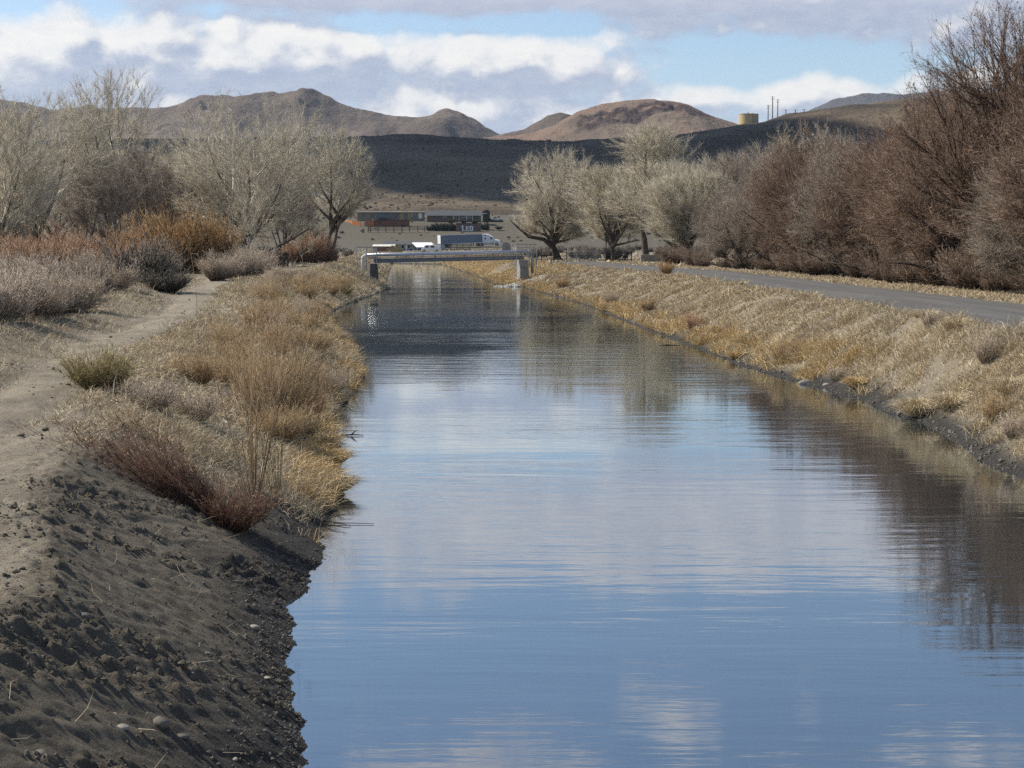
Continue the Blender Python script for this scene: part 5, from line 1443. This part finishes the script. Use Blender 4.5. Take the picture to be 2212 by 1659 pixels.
m_ = MB(); m_.prism([(5.0, .3), (5.05, .9), (5.3, 1.3), (5.9, 1.35), (6.25, 1.0), (6.9, .95), (6.9, .4), (6.4, .35), (6.3, .8), (6.0, 1.1), (5.5, 1.1), (5.25, .7)], -1.24, -1.03); tpart(m_, "fender", M_WHITE)
for x in (-.8, .5, 5.75):
    for y in (-1.0, 1.0):
        m_ = MB(); m_.tube([(x, y - .18, .52), (x, y + .18, .52)], .52, 16); w_ = tpart(m_, "wheel", M_BLACK)
        m_ = MB(); m_.tube([(x, y - .2, .52), (x, y + .2, .52)], .28, 12); tpart(m_, "rim", M_GALV, w_)
# ---------------------------------------------------------------- buildings
def rect(mb, x0, x1, z0, z1, y): return mb.add([(x0, y, z0), (x1, y, z0), (x1, y, z1), (x0, y, z1)], [(0, 1, 2, 3)])
def win(parent, x0, x1, z0, z1, y, name="window", mm=None, fr=None):
    m_ = MB(); m_.box(x0 - .09, x1 + .09, y - .05, y - .003, z0 - .09, z1 + .09); f = m_.build(name, fr or M_OFFW, parent)
    m_ = MB(); m_.box(x0, x1, y - .06, y - .052, z0, z1); m_.build("pane", mm or M_DARK, f)
# ranch house
S2 = .7373 / 7.9 / D_F
hl = at_y(*R2(250, 390), 640); hx = lambda x: (x - 250) * S2 * 640; hz = lambda y: (390 - y) * S2 * 640
rh = empty("ranch_house", hl, 0, "long low ranch house with grey shingle roof above the lettered wall", "house")
HW = hx(1480)
m_ = MB(); m_.box(0, HW, 0, 8.0, -1.2, hz(232)); m_.build("wall", M_BROWN, rh)
m_ = MB(); m_.prism([(-.7, hz(238)), (4.0, hz(125)), (8.7, hz(238)), (8.7, hz(238) - .06), (-.7, hz(238) - .06)], -.5, HW + .6, 'x'); m_.build("roof", M_ROOFG, rh)
m_ = MB(); m_.box(-.5, HW + .6, -.78, -.703, hz(252), hz(236)); m_.build("fascia", M_OFFW, rh)
m_ = MB(); m_.box(HW * .93, HW * 1.12, 1.0, 3.0, hz(215), hz(196)); m_.build("porch_roof", M_OFFW, rh)
for a, b, z0, z1, mm in ((865, 920, 310, 245, M_DARK), (1020, 1150, 300, 245, M_BLUEG), (1170, 1215, 310, 250, M_DARK), (1235, 1280, 310, 245, M_DARK), (620, 690, 300, 260, M_BLUEG)):
    win(rh, hx(a), hx(b), hz(z0), hz(z1), 0.0, "window", mm)
for a in (855, 985, 1160, 1295):
    m_ = MB(); m_.box(hx(a) - .10, hx(a) + .10, -.55, -.40, -.8, hz(252)); m_.build("porch_post", M_OFFW, rh)
m_ = MB(); m_.box(hx(1530), hx(1690), 2.0, 5.0, -1.0, hz(150)); m_.build("side_shed", M_DWOOD, rh)
# lettered wall
lw = at_y(*R2(915, 612), 619); wx = lambda x: (x - 915) * S2 * 619; wz = lambda y: (612 - y) * S2 * 619
le = empty("lettered_wall", lw, 0, "brown retaining wall with big white letters LEO", "wall")
m_ = MB(); m_.box(0, wx(1495), 0, .9, -.8, wz(440)); m_.build("wall", M_BROWN, le)
m_ = MB(); m_.box(-.1, wx(1495) + .1, -.10, 1.0, wz(440) + .003, wz(425)); m_.build("coping", M_DWOOD, le)
def seg(mb, x0, x1, y0, y1): mb.box(wx(x0), wx(x1), -.07, -.003, wz(y1), wz(y0))
m_ = MB(); seg(m_, 1055, 1085, 480, 607); seg(m_, 1040, 1056, 480, 498); seg(m_, 1086, 1132, 588, 607); m_.build("letter_l", M_WHITE, le)
m_ = MB(); seg(m_, 1145, 1170, 500, 607); seg(m_, 1171, 1218, 500, 519); seg(m_, 1171, 1206, 544, 563); seg(m_, 1171, 1218, 588, 607); m_.build("letter_e", M_WHITE, le)
m_ = MB(); seg(m_, 1230, 1256, 493, 607); seg(m_, 1284, 1310, 493, 607); seg(m_, 1257, 1283, 493, 518); seg(m_, 1257, 1283, 582, 607); m_.build("letter_o", M_WHITE, le)
# upper mobile home
ml = at_y(*R1(525, 345), 652); mx = lambda x: (x - 525) * S2 * 652; mz = lambda y: (345 - y) * S2 * 652
mh = empty("mobile_home", ml, 0, "long patchwork mobile home behind the orange fence", "mobile home")
for a, b, mm in ((525, 975, M_TAN), (976, 1260, M_BLUEG), (1261, 1505, M_PINK), (1506, 1600, M_YEL), (1601, 1690, M_BLUEG), (1691, 1760, M_YEL), (1761, 2065, M_TAN)):
    m_ = MB(); m_.box(mx(a), mx(b), 0, 5.0, -.8, mz(182)); m_.build("wall_panel", mm, mh)
m_ = MB(); m_.prism([(-.45, mz(180)), (2.5, mz(155)), (5.4, mz(180))], -.4, mx(2080), 'x'); m_.build("roof", M_ROOFM, mh)
m_ = MB(); m_.box(-.4, mx(2080), -.5, -.452, mz(185), mz(172)); m_.build("gutter", M_DWOOD, mh)
for a, b, z0, z1 in ((840, 890, 290, 215), (1175, 1225, 250, 205), (1365, 1475, 240, 205), (640, 690, 265, 225)): win(mh, mx(a), mx(b), mz(z0), mz(z1), 0, "window", M_DARK, M_BROWN)
win(mh, mx(1775), mx(1800), mz(270), mz(200), 0, "window", M_TAN, M_WHITE)
m_ = MB(); m_.box(mx(1940), mx(2020), -.06, -.003, mz(320), mz(195)); m_.build("door", M_WHITE, mh)
m_ = MB(); m_.box(mx(1040), mx(1240), -1.6, -.7, -.9, mz(300)); m_.build("porch", M_DWOOD, mh)
# orange fence in panels
def panel_fence(label, pts, h, mm, name="board_fence"):
    P_ = [at_y(*R1(x, y), Y) for x, y, Y in pts]; r = empty(name, P_[0], 0, label, "fence")
    q = [p - P_[0] for p in P_]
    m_ = MB()
    for a, b in zip(q[:-1], q[1:]):
        n = max(1, int((b - a).length / .32))
        for k in range(n):
            s0, s1 = a.lerp(b, k / n), a.lerp(b, (k + .94) / n); hh = h * (1 + .03 * ((k * 7) % 3 - 1))
            m_.add([(s0.x, s0.y, s0.z - .3), (s1.x, s1.y, s1.z - .3), (s1.x, s1.y, s1.z + hh), (s0.x, s0.y, s0.z + hh), (s0.x, s0.y + .05, s0.z - .3), (s1.x, s1.y + .05, s1.z - .3), (s1.x, s1.y + .05, s1.z + hh), (s0.x, s0.y + .05, s0.z + hh)],
                   [(0, 1, 2, 3), (5, 4, 7, 6), (3, 2, 6, 7), (1, 5, 6, 2), (4, 0, 3, 7)])
    m_.build("boards", mm, r)
    m_ = MB()
    for a in q: m_.box(a.x - .07, a.x + .07, a.y + .06, a.y + .20, a.z - .3, a.z + h * 1.02)
    m_.build("posts", M_DWOOD, r)
panel_fence("bright orange board fence curving up the slope", [(130, 400, 668), (250, 470, 645), (420, 498, 634), (600, 500, 631)], 1.95, M_CEDAR)
panel_fence("orange board fence panel beside the dark gap", [(700, 490, 631), (920, 490, 631)], 2.05, M_CEDAR)
panel_fence("dark red brown board fence below the mobile home", [(925, 490, 631), (1330, 490, 631), (1730, 488, 631)], 2.2, M_CEDARD)
fx = [780, 830, 1010, 1190, 1375, 1560, 1735, 1925, 2090]; fp = [at_y(*R1(x, 620 if x < 1700 else 595), 616) for x in fx]
rail_fence("wooden_rail_fence", "dark weathered corral fence below the orange boards", [(p.x, p.y) for p in fp], [p.z for p in fp], 9, .24, [1.9, 1.9, 1.9, 1.9, 1.9, 1.7, 1.9, 1.7, 1.7], M_DWOOD, 4, .07)
# dark junipers between fence and lettered wall
M_JUN = tint_mat("dark_evergreen", [(0, (.008, .011, .007)), (.5, (.022, .030, .016)), (1, (.05, .06, .03))])
jun = Kind("juniper_bush", [M_JUN], [((s + 90, 1.0, 1.0, 260, 9, .03), dict(sub=1, open_=1.0, tl=.4, tmu=.5)) for s in range(2)])
for i, (x, y, s, sz) in enumerate([(300, 590, 1.4, 1.5), (420, 600, 1.6, 2.2), (540, 600, 1.8, 2.4), (660, 604, 1.8, 2.6), (780, 606, 1.8, 2.6), (870, 606, 1.5, 2.2)]):
    p = at_y(*R2(x, y), 621.5); o = jun.place(p.x, p.y, s, "dark evergreen bush between corral fence and lettered wall", "bush", "dark evergreens left of the lettered wall", rnd, sz=sz); o.location.z = p.z - .2
for i, (x, y, s, sz, Y, lab) in enumerate([(1590, 600, 1.9, 2.6, 624, "dark evergreen bush at the lettered wall's sunless end"), (1780, 420, 1.6, 1.3, 640, "dark bush below the white pickup"), (1930, 420, 1.5, 1.2, 640, "dark bush on the slope right below the pickup's tailgate"), (1620, 200, 1.1, 1.4, 646, "dark round bush between house and pickup"), (1640, 385, 1.6, 1.6, 634, "dark bush at the house corner above the wall"),
      (1900, 560, 1.6, 1.0, 622, "brown bush on the slope right of the wall"), (1100, 410, 1.5, .9, 633, "dark hedge bush under the house windows"), (800, 410, 1.8, 1.2, 633, "dark hedge bush at the middle of the house front"), (1350, 415, 1.6, .9, 633, "dark hedge bush above the letters")]):
    p = at_y(*R2(x, y), Y); o = jun.place(p.x, p.y, s, lab, "bush", None, rnd, sz=sz); o.location.z = p.z - .2
jun.done()
# lower houses beyond the bridge
def local(u0, v0, Y):
    o = at_y(u0, v0, Y); k = Y / D_F; return o, (lambda u: (u - u0) * k), (lambda v: (v0 - v) * k)
u0, v0 = R1(1150, 1040); o, X_, Z_ = local(u0, v0, 505); o.z = gz(o.x + 5, 505)
Z_ = lambda v, b=o.z: CAM_H + (D_HZ - v) / D_F * 505 - b
bh = empty("blue_house", o, 0, "low blue grey house with dark windows behind the white carport", "house")
XW = X_(R2(240, 0)[0])
m_ = MB(); m_.box(X_(R1(1420, 0)[0]), XW, 0, 7, -.3, Z_(R1(0, 915)[1])); m_.build("wall", M_BLUEG, bh)
m_ = MB(); m_.prism([(-.5, Z_(R1(0, 918)[1])), (3.5, Z_(R1(0, 838)[1])), (7.5, Z_(R1(0, 918)[1]))], -.3, XW + .4, 'x'); m_.build("roof", M_ROOFG, bh)
for a, b in ((1545, 1610), (1690, 1760)): win(bh, X_(R1(a, 0)[0]), X_(R1(b, 0)[0]), Z_(R1(0, 1010)[1]), Z_(R1(0, 930)[1]), 0, "window", M_DARK, M_WHITE)
m_ = MB(); m_.box(X_(R1(1640, 0)[0]), X_(R1(1675, 0)[0]), -.05, -.003, 0, Z_(R1(0, 930)[1])); m_.build("door", M_WHITE, bh)
# carport: one bright sloping roof on posts
u0, v0 = R1(1900, 980); cp = at_y(u0, v0, 484); uq = R2(490, 965)[0]; cw = (uq - u0) / D_F * 484; ch = cp.z - gz(cp.x, 484)
cpo = empty("carport", (cp.x, cp.y, gz(cp.x, 484)), 0, "carport with a bright white sloping roof", "carport")
m_ = MB(); m_.add([(0, 0, ch), (cw, 0, ch), (cw - 2.0, 5.0, ch + 1.35), (-1.6, 5.0, ch + 1.35), (0, 0, ch - .12), (cw, 0, ch - .12), (cw - 2.0, 5.0, ch + 1.23), (-1.6, 5.0, ch + 1.23)], [(0, 1, 2, 3), (7, 6, 5, 4), (0, 4, 5, 1), (1, 5, 6, 2), (2, 6, 7, 3), (3, 7, 4, 0)]); m_.build("roof", M_WHITE, cpo)
for x, y, z in ((.2, .2, ch - .09), (cw - .3, .2, ch - .09), (-1.3, 4.7, ch + 1.1), (cw - 2.3, 4.7, ch + 1.1)):
    m_ = MB(); m_.box(x - .08, x + .08, y - .08, y + .08, -.3, z); m_.build("post", M_OFFW, cpo)
# van
vp = at_y(*R2(130, 1085), 466); vz = gz(vp.x, 466)
vn = empty("white_van", (vp.x + 2.2, 466, vz), math.pi, "white van parked in front of the carport", "van")
m_ = MB(); m_.prism([(2.3, .35), (2.35, .95), (1.85, 1.15), (1.35, 1.92), (-2.9, 1.98), (-2.95, .35)], -.95, .95); m_.build("body", M_WHITE, vn, bevel=.06)
for sg in (-1, 1):
    for a, b in ((1.05, .35), (-.2, -1.2)):
        m_ = MB(); m_.add([(a + (.35 if a > 1 else 0), sg * .957, 1.22), (b, sg * .957, 1.22), (b, sg * .957, 1.75), (a, sg * .957, 1.75)], [(0, 1, 2, 3)]); m_.build("side_window", M_DARK, vn)
m_ = MB(); m_.add([(1.88, -.8, 1.17), (1.88, .8, 1.17), (1.42, .75, 1.85), (1.42, -.75, 1.85)], [(0, 1, 2, 3)]); m_.build("windscreen", M_DARK, vn)
for x in (-1.9, 1.45):
    for y in (-.88, .88): wheel(vn, x, y, .36, .24)
# grey camper shell right behind the van
cs_ = at_y(*R2(355, 985), 472); cz = gz(cs_.x, 472)
ca = empty("camper_trailer", (cs_.x, 472, cz), 0, "grey camper trailer right behind the white van", "trailer")
m_ = MB(); m_.prism([(0, .5), (3.5, .5), (3.55, 1.4), (3.3, 2.0), (.1, 2.05)], 0, 2.1); m_.build("body", C("camper_grey", (.30, .30, .31)), ca, bevel=.05)
m_ = MB(); m_.box(.9, 1.5, -.02, -.003, 1.1, 1.6); m_.box(2.1, 2.7, -.02, -.003, 1.1, 1.6); m_.build("side_window", M_DARK, ca)
for y in (.15, 1.95): wheel(ca, 1.8, y, .34, .2)
# low shed with pale flat roof
sp_ = at_y(*R1(1000, 1060), 478); sz_ = gz(sp_.x, 478); s0 = at_y(*R1(870, 945), 478)
sh = empty("low_shed", (s0.x, 478, sz_), 0, "low red brown shed under a pale flat roof", "shed")
sw = at_y(*R1(1390, 945), 478).x - s0.x; shh = s0.z - sz_
m_ = MB(); m_.box(.3, sw - .2, .2, 3.4, -.3, shh - .2); m_.build("wall", C("red_brown_boards", (.22, .11, .075)), sh)
m_ = MB(); m_.add([(0, 0, shh - .16), (sw, 0, shh - .16), (sw, 3.8, shh + .35), (0, 3.8, shh + .35), (0, 0, shh - .3), (sw, 0, shh - .3), (sw, 3.8, shh + .2), (0, 3.8, shh + .2)], [(0, 1, 2, 3), (7, 6, 5, 4), (0, 4, 5, 1), (1, 5, 6, 2), (2, 6, 7, 3), (3, 7, 4, 0)]); m_.build("roof", M_OFFW, sh)
yp = at_y(*R1(1220, 1060), 470); yz = gz(yp.x, 470)
ys = empty("hay_heap", (yp.x, 470, yz), 0, "straw yellow low heap before the red brown shed", "heap")
m_ = MB(); rng9 = random.Random(4)
for k in range(8):
    m_.box(k * .52, k * .52 + .5, rng9.uniform(0, .2), 1.2, -.2, 1.15 + rng9.uniform(-.1, .15)); m_.box(k * .5 + .1, k * .5 + .58, .25, 1.3, 1.32, 1.75 + rng9.uniform(-.1, .1)) if 1 < k < 7 else None
m_.build("bales", M_YEL, ys)
# little white roofed shed in the meadow
wsx = at_y(*R1(255, 1060), 430); wz_ = gz(wsx.x, 430)
ws = empty("small_shed", (wsx.x, 430, wz_), -.55, "little shed with a white roof in the meadow by the three trunks", "shed")
m_ = MB(); m_.box(-1.0, 1.0, -.8, .8, 0, 1.1); m_.build("wall", C("shed_grey", (.22, .23, .25)), ws)
m_ = MB(); m_.prism([(-1.0, 1.08), (0, 1.85), (1.0, 1.08), (1.0, 1.0), (0, 1.77), (-1.0, 1.0)], -1.2, 1.2, 'x'); m_.build("roof", M_WHITE, ws)
# parked dark cars behind the blue roof, small white trailer
for x, lab, rz in ((1730, "dark parked car seen over the blue house roof", .1), (1935, "second dark parked car nearer the semi trailer", .2)):
    p = at_y(*R1(x, 838), 548); car((p.x, p.y, gz(p.x, p.y)), rz, lab, C("dark_plum_paint", (.045, .035, .05), rough=.35))
p = at_y(*R2(305, 890), 545)
wt_ = empty("cargo_trailer", (p.x, 545, gz(p.x, 545)), 0, "small white cargo trailer behind the semi trailer", "trailer")
m_ = MB(); m_.box(-.9, .9, -.8, .8, .4, 1.9); m_.build("body", M_WHITE, wt_, bevel=.04)
for y in (-.85, .85): wheel(wt_, 0, y, .33, .18)
m_ = MB(); m_.bar((.9, 0, .5), (2.0, 0, .5), .08); m_.build("tow_bar", M_STEELP, wt_)
# quonset shelter with a round grey front
qp = at_y(*R2(2080, 1060), 452); qz = gz(qp.x, 452); qr = 100 * S2 * 452
qo = empty("arched_shelter", (qp.x, 452, qz), .0, "grey half round shelter with a pale square hatch beyond the bridge", "shelter")
arc = [(math.cos(t) * qr, math.sin(t) * qr * 1.0 + (CAM_H - 0.3 - qz)) for t in np.linspace(0, math.pi, 15)]
m_ = MB(); m_.prism([(qr, -.2)] + arc + [(-qr, -.2)], 0, 4.0); m_.build("shell", C("shelter_grey", (.25, .25, .25)), qo)
m_ = MB(); m_.box(-.3, .42, -.05, -.003, .9, 1.75); m_.build("hatch", M_TAN, qo)
m_ = MB()
for t in np.linspace(0, math.pi, 24)[:-1]:
    t2 = t + math.pi / 23; k_ = CAM_H - .3 - qz
    m_.add([(math.cos(t) * qr * 1.02, -.04, math.sin(t) * qr * 1.02 + k_), (math.cos(t2) * qr * 1.02, -.04, math.sin(t2) * qr * 1.02 + k_), (math.cos(t2) * qr * 1.02, 4.04, math.sin(t2) * qr * 1.02 + k_), (math.cos(t) * qr * 1.02, 4.04, math.sin(t) * qr * 1.02 + k_)], [(0, 1, 2, 3)])
m_.build("cover", M_OFFW, qo)
# dark low fence under the trailer
lf = [at_y(*R2(x, 1050), 515) for x in (480, 660, 800, 940, 1080, 1240)]
rail_fence("board_rail_fence", "low dark fence in the grass below the semi trailer", [(p.x, p.y) for p in lf], [gz(p.x, p.y) for p in lf], 6, .16, [2.0] * 6, M_DWOOD, 4, .11)
# farm cart beyond the gate
fcp = gyz(R3(1330, 0)[0], 292)
fc = empty("farm_cart", fcp, .0, "dark red farm cart under a blue sheet beyond the gate", "cart")
m_ = MB(); m_.box(-1.1, 1.1, -.6, .6, .55, 1.15); m_.build("box", M_RUSTR, fc, bevel=.02)
m_ = MB(); m_.prism([(-1.15, 1.153), (-1.1, 1.32), (-.4, 1.45), (.5, 1.40), (1.1, 1.30), (1.15, 1.153)], -.65, .65); m_.build("sheet", C("faded_blue_sheet", (.16, .19, .25)), fc, bevel=.02)
for x in (-.65, .65):
    for y in (-.64, .64): wheel(fc, x, y, .36, .14)
# calf behind the rails: one skinned body
def calf():
    u, v = R3(1850, 452); p = gyz(u, 246)
    me = bpy.data.meshes.new("calf")
    pts = [((0, 0, .80), .23), ((.38, 0, .84), .22), ((.62, 0, .98), .13), ((.82, .02, 1.10), .11), ((1.02, .04, 1.02), .075), ((-.40, 0, .84), .22), ((-.60, 0, .86), .10), ((-.66, 0, .60), .025), ((-.66, 0, .35), .03),
           ((.36, .15, .52), .08), ((.35, .16, .26), .045), ((.36, .16, .02), .05), ((.36, -.15, .52), .08), ((.38, -.16, .26), .045), ((.37, -.16, .02), .05),
           ((-.42, .15, .54), .10), ((-.52, .16, .30), .045), ((-.48, .16, .02), .05), ((-.42, -.15, .54), .10), ((-.52, -.16, .30), .045), ((-.50, -.16, .02), .05), ((.80, .15, 1.16), .03), ((.80, -.13, 1.16), .03)]
    E = [(0, 1), (1, 2), (2, 3), (3, 4), (0, 5), (5, 6), (6, 7), (7, 8), (1, 9), (9, 10), (10, 11), (1, 12), (12, 13), (13, 14), (5, 15), (15, 16), (16, 17), (5, 18), (18, 19), (19, 20), (3, 21), (3, 22)]
    me.from_pydata([q[0] for q in pts], E, []); o = bpy.data.objects.new("calf", me); COL.objects.link(o)
    sk = o.modifiers.new("skin", 'SKIN'); me.skin_vertices.new() if not me.skin_vertices else None
    for i, q in enumerate(pts): me.skin_vertices[0].data[i].radius = (q[1], q[1])
    me.skin_vertices[0].data[0].use_root = True
    ss = o.modifiers.new("smooth", 'SUBSURF'); ss.levels = 2; ss.render_levels = 2
    dg = bpy.context.evaluated_depsgraph_get(); m2 = bpy.data.meshes.new_from_object(o.evaluated_get(dg)); o.modifiers.clear(); o.data = m2
    m2.materials.clear(); m2.materials.append(M_HIDE)
    o.location = p; o.rotation_euler = (0, 0, 1.0); tag(o, "black calf standing behind the dark rail fence by the gate", "calf")
calf()
# sagebrush dotted over the slopes behind the houses
def sage_dots():
    rg = np.random.default_rng(55); n = 9000
    y = 590 * (1280 / 590) ** rg.random(n); x = rg.uniform(-.34, .30, n) * y
    k = rg.random(n) < .3 + .7 * sstep(-.2, .3, fbm(x * .02, y * .015, 7, 3)); x, y = x[k], y[k]; z = zf(x, y)
    per = 26; idx = np.repeat(np.arange(len(x)), per); m = len(idx)
    sz = np.clip(rg.lognormal(-.35, .4, len(x)), .3, 1.6)[idx]
    D = rg.normal(size=(m, 3)); D[:, 2] = np.abs(D[:, 2]) * .8 + .1; D = nrm(D)
    P = np.stack([x[idx], y[idx], z[idx] - .1], 1) + D * (sz * .15)[:, None]
    V, F4, F3, T, _, _ = spikes(P, D, sz * .75, sz * .16, np.clip(rg.normal(.4, .22, m), 0, 1), None, 3, rg)
    tag(mesh_np("sagebrush", V, [F4, F3], tint_mat("sagebrush", [(0, (.04, .038, .026)), (.5, (.11, .10, .07)), (1, (.22, .19, .13))]), attrs={'tint': T}), "grey sagebrush dotted over the hillside behind the houses", None, None, 'stuff')
sage_dots()

# ---------------------------------------------------------------- the air between here and the far hills
def haze():
    m_ = MB(); m_.box(-8600, 8600, -600, 7300, -7.5, 505)
    m = bpy.data.materials.new("haze"); m.use_nodes = True; nt = m.node_tree; nt.nodes.clear()
    v = nt.nodes.new('ShaderNodeVolumePrincipled'); v.inputs['Density'].default_value = 4.0e-5
    v.inputs['Color'].default_value = (.62, .78, 1.0, 1); v.inputs['Anisotropy'].default_value = .2
    o = nt.nodes.new('ShaderNodeOutputMaterial'); nt.links.new(v.outputs[0], o.inputs['Volume'])
    tag(m_.build("haze", m), "thin blue haze of the open valley", None, None, 'stuff')
haze()
